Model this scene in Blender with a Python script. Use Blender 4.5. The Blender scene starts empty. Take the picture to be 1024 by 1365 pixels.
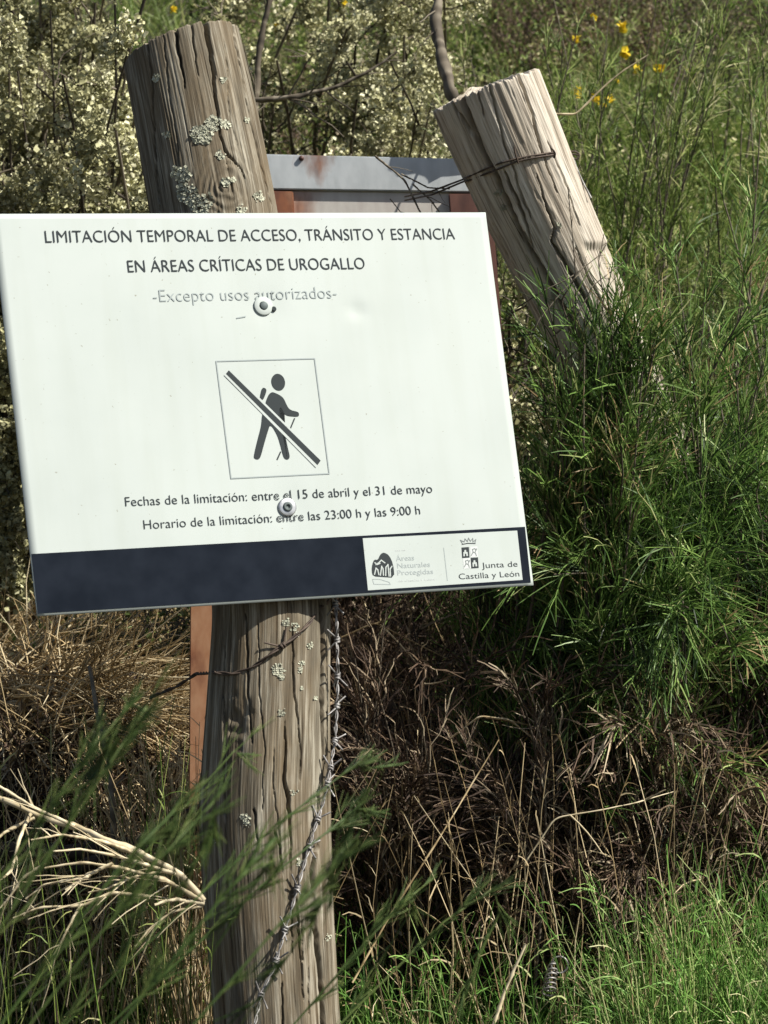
import bpy, bmesh, math, random
import numpy as np
from mathutils import Vector, Matrix

sc = bpy.context.scene
RES_W, RES_H = 1024.0, 1365.0
F = 2750.0
EYE = 1.5

# ------------------------------------------------------------------ camera
cam_d = bpy.data.cameras.new("camera")
cam = bpy.data.objects.new("camera", cam_d)
sc.collection.objects.link(cam)
cam.location = (0, 0, EYE)
cam.rotation_euler = (math.radians(90), 0, 0)
cam_d.sensor_fit = 'VERTICAL'
cam_d.sensor_height = 24.0
cam_d.lens = F / RES_H * 24.0
cam_d.clip_start = 0.05
cam_d.clip_end = 500
cam_d.dof.use_dof = True
cam_d.dof.focus_distance = 2.5
cam_d.dof.aperture_fstop = 8.5
sc.camera = cam

# ------------------------------------------------------------------ light
SUN_AZ = math.radians(68)      # measured from the direction back to the camera, towards the right
SUN_EL = math.radians(47)
sdir = Vector((math.sin(SUN_AZ) * math.cos(SUN_EL), -math.cos(SUN_AZ) * math.cos(SUN_EL), math.sin(SUN_EL)))
w = bpy.data.worlds.new("World")
sc.world = w
w.use_nodes = True
nt = w.node_tree
bg = nt.nodes["Background"]
sky = nt.nodes.new("ShaderNodeTexSky")
sky.sky_type = 'NISHITA'
sky.sun_disc = False
sky.sun_elevation = SUN_EL
sky.sun_rotation = math.atan2(sdir.x, sdir.y)
sky.air_density = 1.0
sky.dust_density = 1.5
nt.links.new(sky.outputs[0], bg.inputs[0])
bg.inputs[1].default_value = 0.052
sun_d = bpy.data.lights.new("sun", 'SUN')
sun_d.energy = 4.6
sun_d.angle = math.radians(0.6)
sun_d.color = (1.0, 0.95, 0.86)
sun = bpy.data.objects.new("sun", sun_d)
sc.collection.objects.link(sun)
sun.rotation_euler = (-sdir).to_track_quat('-Z', 'Y').to_euler()
sun.location = (4, -4, 6)
sc.view_settings.view_transform = 'Standard'
sc.view_settings.look = 'None'
sc.view_settings.exposure = 0.85
sc.view_settings.gamma = 1
sc.cycles.max_bounces = 6
sc.cycles.transparent_max_bounces = 4

# ------------------------------------------------------------------ helpers
RNG = np.random.RandomState(11)
col = sc.collection


def P(px, py, Y):
    """point of the place seen at that spot of the photograph, Y metres ahead of the lens"""
    px = np.asarray(px, float); py = np.asarray(py, float); Y = np.asarray(Y, float)
    return np.stack(np.broadcast_arrays((px - 512) / F * Y, Y, EYE - (py - 682.5) / F * Y), -1)


def proj(q):
    return 512 + F * q[..., 0] / q[..., 1], 682.5 - F * (q[..., 2] - EYE) / q[..., 1]


def norm(v):
    return v / (np.linalg.norm(v, axis=-1, keepdims=True) + 1e-12)


def hash2(ix, iy, seed):
    h = (ix.astype(np.int64) * 374761393 + iy.astype(np.int64) * 668265263 + seed * 974711) & 0x7fffffff
    h = ((h ^ (h >> 13)) * 1274126177) & 0x7fffffff
    return ((h ^ (h >> 16)) & 0xffff) / 65535.0


def vnoise(x, y, seed=0):
    x, y = np.broadcast_arrays(np.asarray(x, float), np.asarray(y, float))
    ix = np.floor(x).astype(np.int64); iy = np.floor(y).astype(np.int64)
    fx = x - ix; fy = y - iy
    fx = fx * fx * (3 - 2 * fx); fy = fy * fy * (3 - 2 * fy)
    a = hash2(ix, iy, seed); b = hash2(ix + 1, iy, seed); c = hash2(ix, iy + 1, seed); d = hash2(ix + 1, iy + 1, seed)
    return (a * (1 - fx) + b * fx) * (1 - fy) + (c * (1 - fx) + d * fx) * fy


def fbm(x, y, seed=0, o=4):
    s = 0; a = .5
    for k in range(o):
        s = s + a * vnoise(x * 2 ** k, y * 2 ** k, seed + k); a *= .5
    return s


def ground_h(x, y):
    x = np.asarray(x, float); y = np.asarray(y, float)
    h = np.where(y < 2.3, np.clip(y - 0.8, 0, None) * 0.42,
                 0.63 + (y - 2.3) * 0.30)
    h = np.where(y > 3.0, 0.84 + (y - 3.0) * 0.70, h)
    h = np.where(y > 8.0, 4.34 + (y - 8) * 0.30, h)
    h = np.where(y > 30, 10.94 + (y - 30) * 0.05, h)
    h = h + .58 * np.exp(-((x - .46) / .33) ** 2 - ((y - 3.05) / .30) ** 2) + .36 * np.exp(-((x + .46) / .28) ** 2 - ((y - 2.98) / .25) ** 2)
    h = h + (fbm(x * 1.9 + 7, y * 1.9 + 3, 5) - .47) * .22 * np.clip((y - 1.0) / 1.5, 0, 1)
    return h


def root(px, py):
    """where the sight line through that spot meets the bank"""
    px = np.asarray(px, float); py = np.asarray(py, float)
    Y = np.full(np.broadcast(px, py).shape, 1.2)
    done = np.zeros(Y.shape, bool)
    for k in range(500):
        q = P(px, py, Y)
        below = q[..., 2] < ground_h(q[..., 0], q[..., 1])
        done |= below
        Y = np.where(done, Y, Y + .02)
        if done.all(): break
    q = P(px, py, Y)
    q[..., 2] = ground_h(q[..., 0], q[..., 1])
    return q


def tagit(o, label=None, cat=None, group=None, kind=None):
    if label: o['label'] = label
    if cat: o['category'] = cat
    if group: o['group'] = group
    if kind: o['kind'] = kind
    return o


def empty(name, loc, label, cat, group=None):
    o = bpy.data.objects.new(name, None)
    o.empty_display_size = .05
    col.objects.link(o); o.location = loc
    return tagit(o, label, cat, group)


def link(name, me, m, parent=None, smooth=False):
    o = bpy.data.objects.new(name, me)
    if m: me.materials.append(m)
    if smooth:
        me.polygons.foreach_set('use_smooth', np.ones(len(me.polygons), bool))
    col.objects.link(o)
    if parent is not None:
        o.parent = parent
        o.matrix_parent_inverse = Matrix.Translation(-parent.location) if parent.rotation_euler.to_quaternion().angle < 1e-6 else parent.matrix_basis.inverted()
    return o


def mesh_np(name, V, Q, attrs=None, smooth=False):
    """V (n,3), Q (m,4 or 3)"""
    me = bpy.data.meshes.new(name)
    n = len(V); m, k = Q.shape
    me.vertices.add(n); me.vertices.foreach_set('co', np.ascontiguousarray(V, np.float32).ravel())
    me.loops.add(m * k); me.loops.foreach_set('vertex_index', Q.astype(np.int32).ravel())
    me.polygons.add(m)
    me.polygons.foreach_set('loop_start', np.arange(0, m * k, k, dtype=np.int32))
    me.polygons.foreach_set('loop_total', np.full(m, k, np.int32))
    for an, av in (attrs or {}).items():
        if av.ndim == 1:
            at = me.attributes.new(an, 'FLOAT', 'POINT'); at.data.foreach_set('value', av.astype(np.float32))
        else:
            at = me.attributes.new(an, 'FLOAT_VECTOR', 'POINT'); at.data.foreach_set('vector', np.ascontiguousarray(av, np.float32).ravel())
    me.update(calc_edges=True)
    if smooth:
        me.polygons.foreach_set('use_smooth', np.ones(m, bool))
    return me


class Acc:
    """collects strands and flakes into one mesh"""
    def __init__(s):
        s.V = []; s.Q = []; s.T = []; s.n = 0

    def add(s, V, Q, T):
        s.V.append(V.reshape(-1, 3)); s.Q.append(Q.reshape(-1, 4) + s.n); s.T.append(T.ravel()); s.n += V.reshape(-1, 3).shape[0]

    def strands(s, pts, wd, tint, sides=2):
        """pts (N,K,3); wd (N,K) full width; tint (N,)"""
        N, K, _ = pts.shape
        if N == 0: return
        wd = np.broadcast_to(wd, (N, K))
        tan = norm(np.gradient(pts, axis=1))
        ref = norm(RNG.normal(size=(N, 1, 3)))
        a = norm(np.cross(tan, ref))
        if sides == 2:
            ring = np.stack([pts - a * wd[..., None] / 2, pts + a * wd[..., None] / 2], 2)
        else:
            b = np.cross(tan, a)
            ring = np.stack([pts + (a * math.cos(2 * math.pi * j / sides) + b * math.sin(2 * math.pi * j / sides)) * wd[..., None] / 2 for j in range(sides)], 2)
        idx = np.arange(N * K * sides).reshape(N, K, sides)
        Q = []
        for j in range(1 if sides == 2 else sides):
            j2 = (j + 1) % sides
            Q.append(np.stack([idx[:, :-1, j], idx[:, :-1, j2], idx[:, 1:, j2], idx[:, 1:, j]], -1))
        Q = np.stack(Q)
        s.add(ring, Q, np.repeat(tint, K * sides))

    def flakes(s, c, size, tint, nrm=None, aspect=1.0, cup=.35):
        """small cupped leaf: two quads folded along the middle"""
        N = len(c)
        if N == 0: return
        if nrm is None: nrm = norm(RNG.normal(size=(N, 3)))
        t = norm(np.cross(nrm, RNG.normal(size=(N, 3)))); b = np.cross(nrm, t)
        sz = np.asarray(size).reshape(-1, 1) * np.ones((N, 1))
        up = nrm * sz * cup
        A = c - t * sz * .5; B = c + t * sz * .5
        ra = RNG.uniform(.6, 1.2, (4, N, 1))
        V = np.stack([A, B,
                      c + b * sz * .5 * aspect * ra[0] + t * sz * .35 + up * ra[1], c + b * sz * .5 * aspect * ra[1] - t * sz * .3 + up * ra[2],
                      c - b * sz * .5 * aspect * ra[2] + t * sz * .3 + up * ra[3], c - b * sz * .5 * aspect * ra[3] - t * sz * .35 + up * ra[0]], 1)
        i = np.arange(N * 6).reshape(N, 6)
        Q = np.stack([i[:, [0, 1, 2, 3]], i[:, [1, 0, 5, 4]]], 1)
        s.add(V, Q, np.repeat(tint, 6))

    def build(s, name, m, parent=None, smooth=False):
        me = mesh_np(name, np.concatenate(s.V), np.concatenate(s.Q), {'tint': np.concatenate(s.T)}, smooth)
        return link(name, me, m, parent)


def each(name, m, parent, pts, wd, tint, sides, smooth=True):
    """every strand an object of its own"""
    for i in range(len(pts)):
        a = Acc(); a.strands(pts[i:i + 1], wd[i:i + 1], tint[i:i + 1], sides)
        a.build(name, m, parent, smooth)


def curves(P0, D, L, droop, K=5, wob=.0, down=(0, 0, -1)):
    """curved strands: start, direction, length, droop share"""
    N = len(P0)
    t = np.linspace(0, 1, K)[None, :, None]
    L = np.asarray(L).reshape(-1, 1, 1); droop = np.asarray(droop).reshape(-1, 1, 1)
    pts = P0[:, None] + norm(D)[:, None] * L * t + np.array(down)[None, None] * L * droop * t ** 2
    if wob:
        jit = RNG.normal(size=(N, K, 3)) * wob * L
        jit[:, 0] = 0
        pts = pts + np.cumsum(jit, 1) * .5
    return pts


def children(mains, n, ang, L, droop=0., K=4, t0=.15, t1=1., wob=.0, bias=None):
    """n side shoots per main strand"""
    M, Km, _ = mains.shape
    t = RNG.uniform(t0, t1, (M, n)) * (Km - 1.001)
    i = t.astype(int); f = (t - i)[..., None]
    mi = np.arange(M)[:, None]
    p = mains[mi, i] * (1 - f) + mains[mi, i + 1] * f
    d = norm(mains[mi, i + 1] - mains[mi, i])
    r = RNG.normal(size=(M, n, 3))
    r = norm(r - (r * d).sum(-1, keepdims=True) * d)
    a = np.abs(RNG.normal(ang, ang * .35, (M, n, 1)))
    dd = d * np.cos(a) + r * np.sin(a)
    if bias is not None: dd = dd + np.array(bias)
    Ls = (RNG.uniform(*L, (M, n)) * (1.15 - .6 * t / (Km - 1))).reshape(-1)
    return curves(p.reshape(-1, 3), dd.reshape(-1, 3), Ls, np.full(M * n, droop), K, wob)


def taper(N, K, w0, w1, var=.25):
    s = RNG.uniform(1 - var, 1 + var, (N, 1))
    return s * np.linspace(w0, w1, K)[None]


# ------------------------------------------------------------------ materials
def mat(name):
    m = bpy.data.materials.new(name); m.use_nodes = True
    return m, m.node_tree.nodes, m.node_tree.links, m.node_tree.nodes["Principled BSDF"]


def ramp(nd, stops):
    r = nd.new("ShaderNodeValToRGB")
    el = r.color_ramp.elements
    while len(el) < len(stops): el.new(.5)
    for e, (p, c) in zip(el, stops):
        e.position = p; e.color = (*c, 1)
    return r


def veg(name, stops, rough=.55, trans=.3, spec=.35, nscale=9., nvar=.35):
    m, nd, ln, b = mat(name)
    at = nd.new("ShaderNodeAttribute"); at.attribute_name = 'tint'
    r = ramp(nd, stops); ln.new(at.outputs['Fac'], r.inputs[0])
    tc = nd.new("ShaderNodeTexCoord"); nz = nd.new("ShaderNodeTexNoise")
    nz.inputs['Scale'].default_value = nscale; nz.inputs['Detail'].default_value = 3
    ln.new(tc.outputs['Object'], nz.inputs['Vector'])
    mr = nd.new("ShaderNodeMapRange"); mr.inputs[1].default_value = .3; mr.inputs[2].default_value = .7
    mr.inputs[3].default_value = 1 - nvar; mr.inputs[4].default_value = 1 + nvar
    ln.new(nz.outputs[0], mr.inputs[0])
    mx = nd.new("ShaderNodeVectorMath"); mx.operation = 'SCALE'
    ln.new(r.outputs[0], mx.inputs[0]); ln.new(mr.outputs[0], mx.inputs['Scale'])
    ln.new(mx.outputs[0], b.inputs['Base Color'])
    b.inputs['Roughness'].default_value = rough
    b.inputs['Specular IOR Level'].default_value = spec
    if trans:
        tr = nd.new("ShaderNodeBsdfTranslucent"); ln.new(mx.outputs[0], tr.inputs[0])
        ms = nd.new("ShaderNodeMixShader"); ms.inputs[0].default_value = trans
        ln.new(b.outputs[0], ms.inputs[1]); ln.new(tr.outputs[0], ms.inputs[2])
        ln.new(ms.outputs[0], nd["Material Output"].inputs[0])
    return m


M = {}
M['grass'] = veg('grass', [(0, (.035, .060, .015)), (.35, (.12, .19, .035)), (.75, (.26, .33, .085)), (.92, (.42, .42, .17)), (1, (.58, .54, .32))])
M['grass_bright'] = veg('grass_bright', [(0, (.04, .10, .02)), (.45, (.125, .28, .05)), (.85, (.27, .42, .11)), (1, (.58, .54, .30))])
M['broom'] = veg('broom', [(0, (.020, .042, .014)), (.45, (.095, .185, .038)), (.85, (.23, .36, .09)), (.94, (.46, .50, .22)), (1, (.42, .30, .16))], rough=.45)
M['broom_near'] = veg('broom_near', [(0, (.035, .07, .018)), (.5, (.08, .135, .035)), (1, (.18, .23, .07))], rough=.5)
M['dead'] = veg('dead', [(0, (.032, .020, .014)), (.45, (.090, .056, .036)), (.75, (.17, .12, .075)), (1, (.42, .35, .24))], rough=.7, trans=.12)
M['straw'] = veg('straw', [(0, (.15, .10, .05)), (.4, (.38, .28, .145)), (.8, (.58, .46, .27)), (1, (.68, .59, .40))], rough=.6, trans=.2)
M['lichen'] = veg('lichen', [(0, (.17, .165, .08)), (.4, (.37, .36, .20)), (.8, (.55, .54, .33)), (1, (.70, .68, .48))], rough=.85, trans=.15, spec=.1, nscale=14)
M['crust'] = veg('crust', [(0, (.20, .21, .16)), (.5, (.33, .34, .26)), (1, (.46, .46, .36))], rough=.9, trans=0, spec=.1, nscale=60)
M['leaf'] = veg('leaf', [(0, (.05, .075, .02)), (.5, (.13, .16, .05)), (.85, (.22, .22, .085)), (1, (.42, .40, .2))], rough=.5)
M['twig'] = veg('twig', [(0, (.035, .028, .020)), (.6, (.10, .082, .058)), (1, (.23, .20, .15))], rough=.8, trans=0)
M['pale_twig'] = veg('pale_twig', [(0, (.20, .16, .10)), (.5, (.40, .33, .20)), (1, (.58, .50, .34))], rough=.6, trans=0)
M['petal'] = veg('petal', [(0, (.70, .50, .02)), (1, (.85, .68, .05))], rough=.5, trans=.3, nvar=.1)


def simple(name, c, rough=.5, metal=0., spec=.5):
    m, nd, ln, b = mat(name)
    b.inputs['Base Color'].default_value = (*c, 1); b.inputs['Roughness'].default_value = rough
    b.inputs['Metallic'].default_value = metal; b.inputs['Specular IOR Level'].default_value = spec
    return m


def speck(name, c0, c1, scale, rough=.6, metal=0., bump=.2, detail=5, lo=.35, hi=.65):
    m, nd, ln, b = mat(name)
    tc = nd.new("ShaderNodeTexCoord"); nz = nd.new("ShaderNodeTexNoise")
    nz.inputs['Scale'].default_value = scale; nz.inputs['Detail'].default_value = detail
    ln.new(tc.outputs['Object'], nz.inputs['Vector'])
    r = ramp(nd, [(lo, c0), (hi, c1)]); ln.new(nz.outputs[0], r.inputs[0]); ln.new(r.outputs[0], b.inputs['Base Color'])
    bp = nd.new("ShaderNodeBump"); bp.inputs['Strength'].default_value = bump; bp.inputs['Distance'].default_value = .002
    ln.new(nz.outputs[0], bp.inputs['Height']); ln.new(bp.outputs[0], b.inputs['Normal'])
    b.inputs['Roughness'].default_value = rough; b.inputs['Metallic'].default_value = metal
    return m


M['wire'] = speck('wire', (.16, .15, .14), (.36, .35, .33), 120, .55, .6)
M['wire_mid'] = speck('wire_mid', (.16, .15, .145), (.38, .37, .36), 120, .6, .5)
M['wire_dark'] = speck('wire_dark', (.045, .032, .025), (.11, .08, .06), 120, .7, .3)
M['ink'] = simple('ink', (.028, .035, .038), .6, 0, .12)
M['ink_grey'] = simple('ink_grey', (.16, .18, .18), .6, 0, .12)
M['ink_light'] = simple('ink_light', (.30, .34, .34), .6, 0, .12)
M['ink_pale'] = simple('ink_pale', (.52, .55, .54), .6, 0, .12)
M['screw'] = simple('screw', (.09, .11, .11), .6, .2, .2)
M['hole'] = simple('hole', (.02, .02, .02), .8)
M['steel'] = speck('steel', (.30, .31, .32), (.55, .56, .56), 90, .35, .8)


def soil():
    m, nd, ln, b = mat('soil')
    tc = nd.new("ShaderNodeTexCoord"); nz = nd.new("ShaderNodeTexNoise"); nz.inputs['Scale'].default_value = 14; nz.inputs['Detail'].default_value = 8
    ln.new(tc.outputs['Object'], nz.inputs['Vector'])
    r = ramp(nd, [(.3, (.022, .017, .011)), (.5, (.045, .036, .022)), (.7, (.055, .06, .028))])
    ln.new(nz.outputs[0], r.inputs[0]); ln.new(r.outputs[0], b.inputs['Base Color'])
    bp = nd.new("ShaderNodeBump"); bp.inputs['Strength'].default_value = .8; bp.inputs['Distance'].default_value = .03
    ln.new(nz.outputs[0], bp.inputs['Height']); ln.new(bp.outputs[0], b.inputs['Normal'])
    b.inputs['Roughness'].default_value = .95
    return m


M['soil'] = soil()


def wood(name, dark, mid, light, algae=None, algae_amt=.4):
    """weathered timber; 'grain' attribute: (around, up, 0) in metres"""
    m, nd, ln, b = mat(name)
    at = nd.new("ShaderNodeAttribute"); at.attribute_name = 'grain'
    def nz(sx, sy, detail, rough=.6):
        mp = nd.new("ShaderNodeMapping"); mp.inputs['Scale'].default_value = (sx, sy, 1)
        ln.new(at.outputs['Vector'], mp.inputs['Vector'])
        n = nd.new("ShaderNodeTexNoise"); n.inputs['Scale'].default_value = 1; n.inputs['Detail'].default_value = detail
        n.inputs['Roughness'].default_value = rough
        ln.new(mp.outputs[0], n.inputs['Vector']); return n
    fine = nz(520, 14, 4); med = nz(95, 5, 5); patch = nz(22, 9, 5, .7)
    add = nd.new("ShaderNodeMath"); add.operation = 'MULTIPLY_ADD'; add.inputs[1].default_value = .45
    ln.new(fine.outputs[0], add.inputs[0])
    m2 = nd.new("ShaderNodeMath"); m2.operation = 'MULTIPLY'; m2.inputs[1].default_value = .55
    ln.new(med.outputs[0], m2.inputs[0]); ln.new(m2.outputs[0], add.inputs[2])
    r = ramp(nd, [(.38, dark), (.5, mid), (.60, light)])
    ln.new(add.outputs[0], r.inputs[0])
    out = r.outputs[0]
    chk = nz(230, 5, 2, .5); cr = ramp(nd, [(.31, (.20, .17, .14)), (.36, (1, 1, 1))]); ln.new(chk.outputs[0], cr.inputs[0])
    st = nz(34, 1.6, 3, .6); sr = ramp(nd, [(.34, (.60, .56, .51)), (.56, (1.0, 1.0, 1.0))]); ln.new(st.outputs[0], sr.inputs[0])
    for q in (cr, sr):
        mm = nd.new("ShaderNodeMix"); mm.data_type = 'RGBA'; mm.blend_type = 'MULTIPLY'; mm.inputs[0].default_value = 1
        ln.new(out, mm.inputs[6]); ln.new(q.outputs[0], mm.inputs[7]); out = mm.outputs[2]
    if algae:
        pr = ramp(nd, [(.42, (0, 0, 0)), (.66, (1, 1, 1))]); ln.new(patch.outputs[0], pr.inputs[0])
        mu = nd.new("ShaderNodeMath"); mu.operation = 'MULTIPLY'; mu.inputs[1].default_value = algae_amt
        ln.new(pr.outputs[0], mu.inputs[0])
        mx = nd.new("ShaderNodeMix"); mx.data_type = 'RGBA'
        ln.new(mu.outputs[0], mx.inputs[0]); ln.new(out, mx.inputs[6]); mx.inputs[7].default_value = (*algae, 1)
        out = mx.outputs[2]
    ln.new(out, b.inputs['Base Color'])
    bp = nd.new("ShaderNodeBump"); bp.inputs['Strength'].default_value = .95; bp.inputs['Distance'].default_value = .0016
    ln.new(add.outputs[0], bp.inputs['Height']); ln.new(bp.outputs[0], b.inputs['Normal'])
    b.inputs['Roughness'].default_value = .85; b.inputs['Specular IOR Level'].default_value = .2
    return m


M['wood_brown'] = wood('wood_brown', (.060, .050, .036), (.165, .145, .107), (.36, .335, .27), (.14, .10, .055), .6)
M['wood_grey'] = wood('wood_grey', (.20, .165, .13), (.52, .475, .40), (.67, .63, .55), (.36, .30, .24), .3)


def sign_white():
    m, nd, ln, b = mat('sign_white')
    tc = nd.new("ShaderNodeTexCoord"); nz = nd.new("ShaderNodeTexNoise"); nz.inputs['Scale'].default_value = 7; nz.inputs['Detail'].default_value = 6
    ln.new(tc.outputs['Object'], nz.inputs['Vector'])
    r = ramp(nd, [(.3, (.395, .44, .42)), (.6, (.43, .475, .455))]); ln.new(nz.outputs[0], r.inputs[0])
    ln.new(r.outputs[0], b.inputs['Base Color'])
    mp = nd.new("ShaderNodeMapping"); mp.inputs['Scale'].default_value = (45, 1, 4); ln.new(tc.outputs['Object'], mp.inputs[0])
    n2 = nd.new("ShaderNodeTexNoise"); n2.inputs['Scale'].default_value = 1; n2.inputs['Detail'].default_value = 5; ln.new(mp.outputs[0], n2.inputs['Vector'])
    n3 = nd.new("ShaderNodeTexNoise"); n3.inputs['Scale'].default_value = 210; n3.inputs['Detail'].default_value = 3; ln.new(tc.outputs['Object'], n3.inputs['Vector'])
    r2 = ramp(nd, [(.30, (.965, .965, .95)), (.55, (1, 1, 1))]); ln.new(n2.outputs[0], r2.inputs[0])
    r3 = ramp(nd, [(.25, (.55, .5, .42)), (.30, (1, 1, 1))]); ln.new(n3.outputs[0], r3.inputs[0])
    out = r.outputs[0]
    for q in (r2, r3):
        mm = nd.new("ShaderNodeMix"); mm.data_type = 'RGBA'; mm.blend_type = 'MULTIPLY'; mm.inputs[0].default_value = 1
        ln.new(out, mm.inputs[6]); ln.new(q.outputs[0], mm.inputs[7]); out = mm.outputs[2]
    ln.new(out, b.inputs['Base Color'])
    b.inputs['Roughness'].default_value = .5; b.inputs['Specular IOR Level'].default_value = .3
    return m


M['sign_white'] = sign_white()
M['sign_navy'] = speck('sign_navy', (.005, .008, .014), (.010, .014, .022), 30, .55, 0, .02)
M['sign_navy'].node_tree.nodes['Principled BSDF'].inputs['Specular IOR Level'].default_value = .06
M['sign_navy'].node_tree.nodes['Principled BSDF'].inputs['Roughness'].default_value = .7
M['alu'] = simple('alu', (.5, .52, .5), .4, .6)


def rust(name, paint, paint2, rustc, rustd, lo, hi, scale=9):
    m, nd, ln, b = mat(name)
    tc = nd.new("ShaderNodeTexCoord")
    mp = nd.new("ShaderNodeMapping"); mp.inputs['Scale'].default_value = (1, 1, .45); ln.new(tc.outputs['Object'], mp.inputs[0])
    n1 = nd.new("ShaderNodeTexNoise"); n1.inputs['Scale'].default_value = scale; n1.inputs['Detail'].default_value = 7; ln.new(mp.outputs[0], n1.inputs['Vector'])
    n2 = nd.new("ShaderNodeTexNoise"); n2.inputs['Scale'].default_value = 70; n2.inputs['Detail'].default_value = 5; ln.new(mp.outputs[0], n2.inputs['Vector'])
    a = ramp(nd, [(.35, paint), (.65, paint2)]); ln.new(n2.outputs[0], a.inputs[0])
    c = ramp(nd, [(.35, rustd), (.62, rustc)]); ln.new(n2.outputs[0], c.inputs[0])
    k = ramp(nd, [(lo, (0, 0, 0)), (hi, (1, 1, 1))]); ln.new(n1.outputs[0], k.inputs[0])
    mx = nd.new("ShaderNodeMix"); mx.data_type = 'RGBA'
    ln.new(k.outputs[0], mx.inputs[0]); ln.new(a.outputs[0], mx.inputs[6]); ln.new(c.outputs[0], mx.inputs[7])
    ln.new(mx.outputs[2], b.inputs['Base Color'])
    bp = nd.new("ShaderNodeBump"); bp.inputs['Strength'].default_value = .25; bp.inputs['Distance'].default_value = .001
    ln.new(n2.outputs[0], bp.inputs['Height']); ln.new(bp.outputs[0], b.inputs['Normal'])
    b.inputs['Roughness'].default_value = .6
    return m


M['painted'] = rust('painted', (.44, .47, .48), (.52, .55, .56), (.26, .10, .04), (.12, .045, .022), .66, .74)
M['painted_pink'] = rust('painted_pink', (.50, .46, .42), (.58, .55, .50), (.33, .13, .055), (.20, .07, .03), .56, .70, 7)
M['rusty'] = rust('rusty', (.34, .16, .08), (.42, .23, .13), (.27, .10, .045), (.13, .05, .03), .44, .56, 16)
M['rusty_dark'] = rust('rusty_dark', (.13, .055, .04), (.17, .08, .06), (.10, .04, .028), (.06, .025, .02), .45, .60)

# ------------------------------------------------------------------ ground
def make_ground():
    xs = np.concatenate([np.linspace(-60, -3, 30)[:-1], np.linspace(-3, 3, 181), np.linspace(3, 60, 30)[1:]])
    ys = np.concatenate([np.linspace(-30, 1, 25)[:-1], np.linspace(1, 8, 240), np.linspace(8, 120, 45)[1:]])
    X, Y = np.meshgrid(xs, ys)
    Z = ground_h(X, Y) + (fbm(X * 14, Y * 14, 31) - .47) * .05 - .012
    V = np.stack([X, Y, Z], -1).reshape(-1, 3)
    i = np.arange(len(V)).reshape(X.shape)
    Q = np.stack([i[:-1, :-1], i[:-1, 1:], i[1:, 1:], i[1:, :-1]], -1).reshape(-1, 4)
    o = link('ground', mesh_np('ground', V, Q, smooth=True), M['soil'])
    tagit(o, 'dark earth of the overgrown bank under grass and brush', 'ground', kind='structure')


make_ground()

# ------------------------------------------------------------------ sign
c_s = np.array([-.12696, 2.37033, EYE + .12509])
R_s = np.array([[.925, -.358, -.124], [.376, .911, .171], [.052, -.205, .977]])
u_, s_, v_ = np.linalg.svd(R_s); R_s = u_ @ v_
ex, ey, ez = R_s[:, 0], R_s[:, 1], R_s[:, 2]
mw = Matrix([[*R_s[0], c_s[0]], [*R_s[1], c_s[1]], [*R_s[2], c_s[2]], [0, 0, 0, 1]])


def SL(px, py):
    """spot of the photograph -> sign plane coordinates"""
    d = np.array([(px - 512) / F, 1, -(py - 682.5) / F]); o = np.array([0, 0, EYE])
    t = ((c_s - o) @ ey) / (d @ ey); q = o + d * t - c_s
    return np.array([q @ ex, q @ ez])


sign = bpy.data.objects.new('warning_sign', None); sign.empty_display_size = .05
col.objects.link(sign); sign.matrix_basis = mw
tagit(sign, 'white rectangular notice board with dark navy footer, screwed to the round wooden post', 'sign')
bpy.context.view_layer.update()


def sign_child(name, me, m, label=None):
    o = bpy.data.objects.new(name, me); me.materials.append(m); col.objects.link(o); o.parent = sign
    if label: o['label'] = label
    return o


def slab(name, pts, y_front, thick, m, bev=0, label=None):
    """polygon in sign coordinates given real thickness; front at -y_front"""
    bm = bmesh.new()
    f = [bm.verts.new((p[0], -y_front, p[1])) for p in pts]
    b = [bm.verts.new((p[0], -y_front + thick, p[1])) for p in pts]
    n = len(pts)
    bm.faces.new(f); bm.faces.new(b[::-1])
    for i in range(n):
        bm.faces.new((f[i], b[i], b[(i + 1) % n], f[(i + 1) % n]))
    bmesh.ops.recalc_face_normals(bm, faces=bm.faces)
    if bev: bmesh.ops.bevel(bm, geom=bm.edges[:], offset=bev, segments=2, affect='EDGES')
    bmesh.ops.triangulate(bm, faces=[q for q in bm.faces if len(q.verts) > 4])
    me = bpy.data.meshes.new(name); bm.to_mesh(me); bm.free()
    return sign_child(name, me, m, label)


def pxs(l): return [SL(*p) for p in l]


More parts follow.
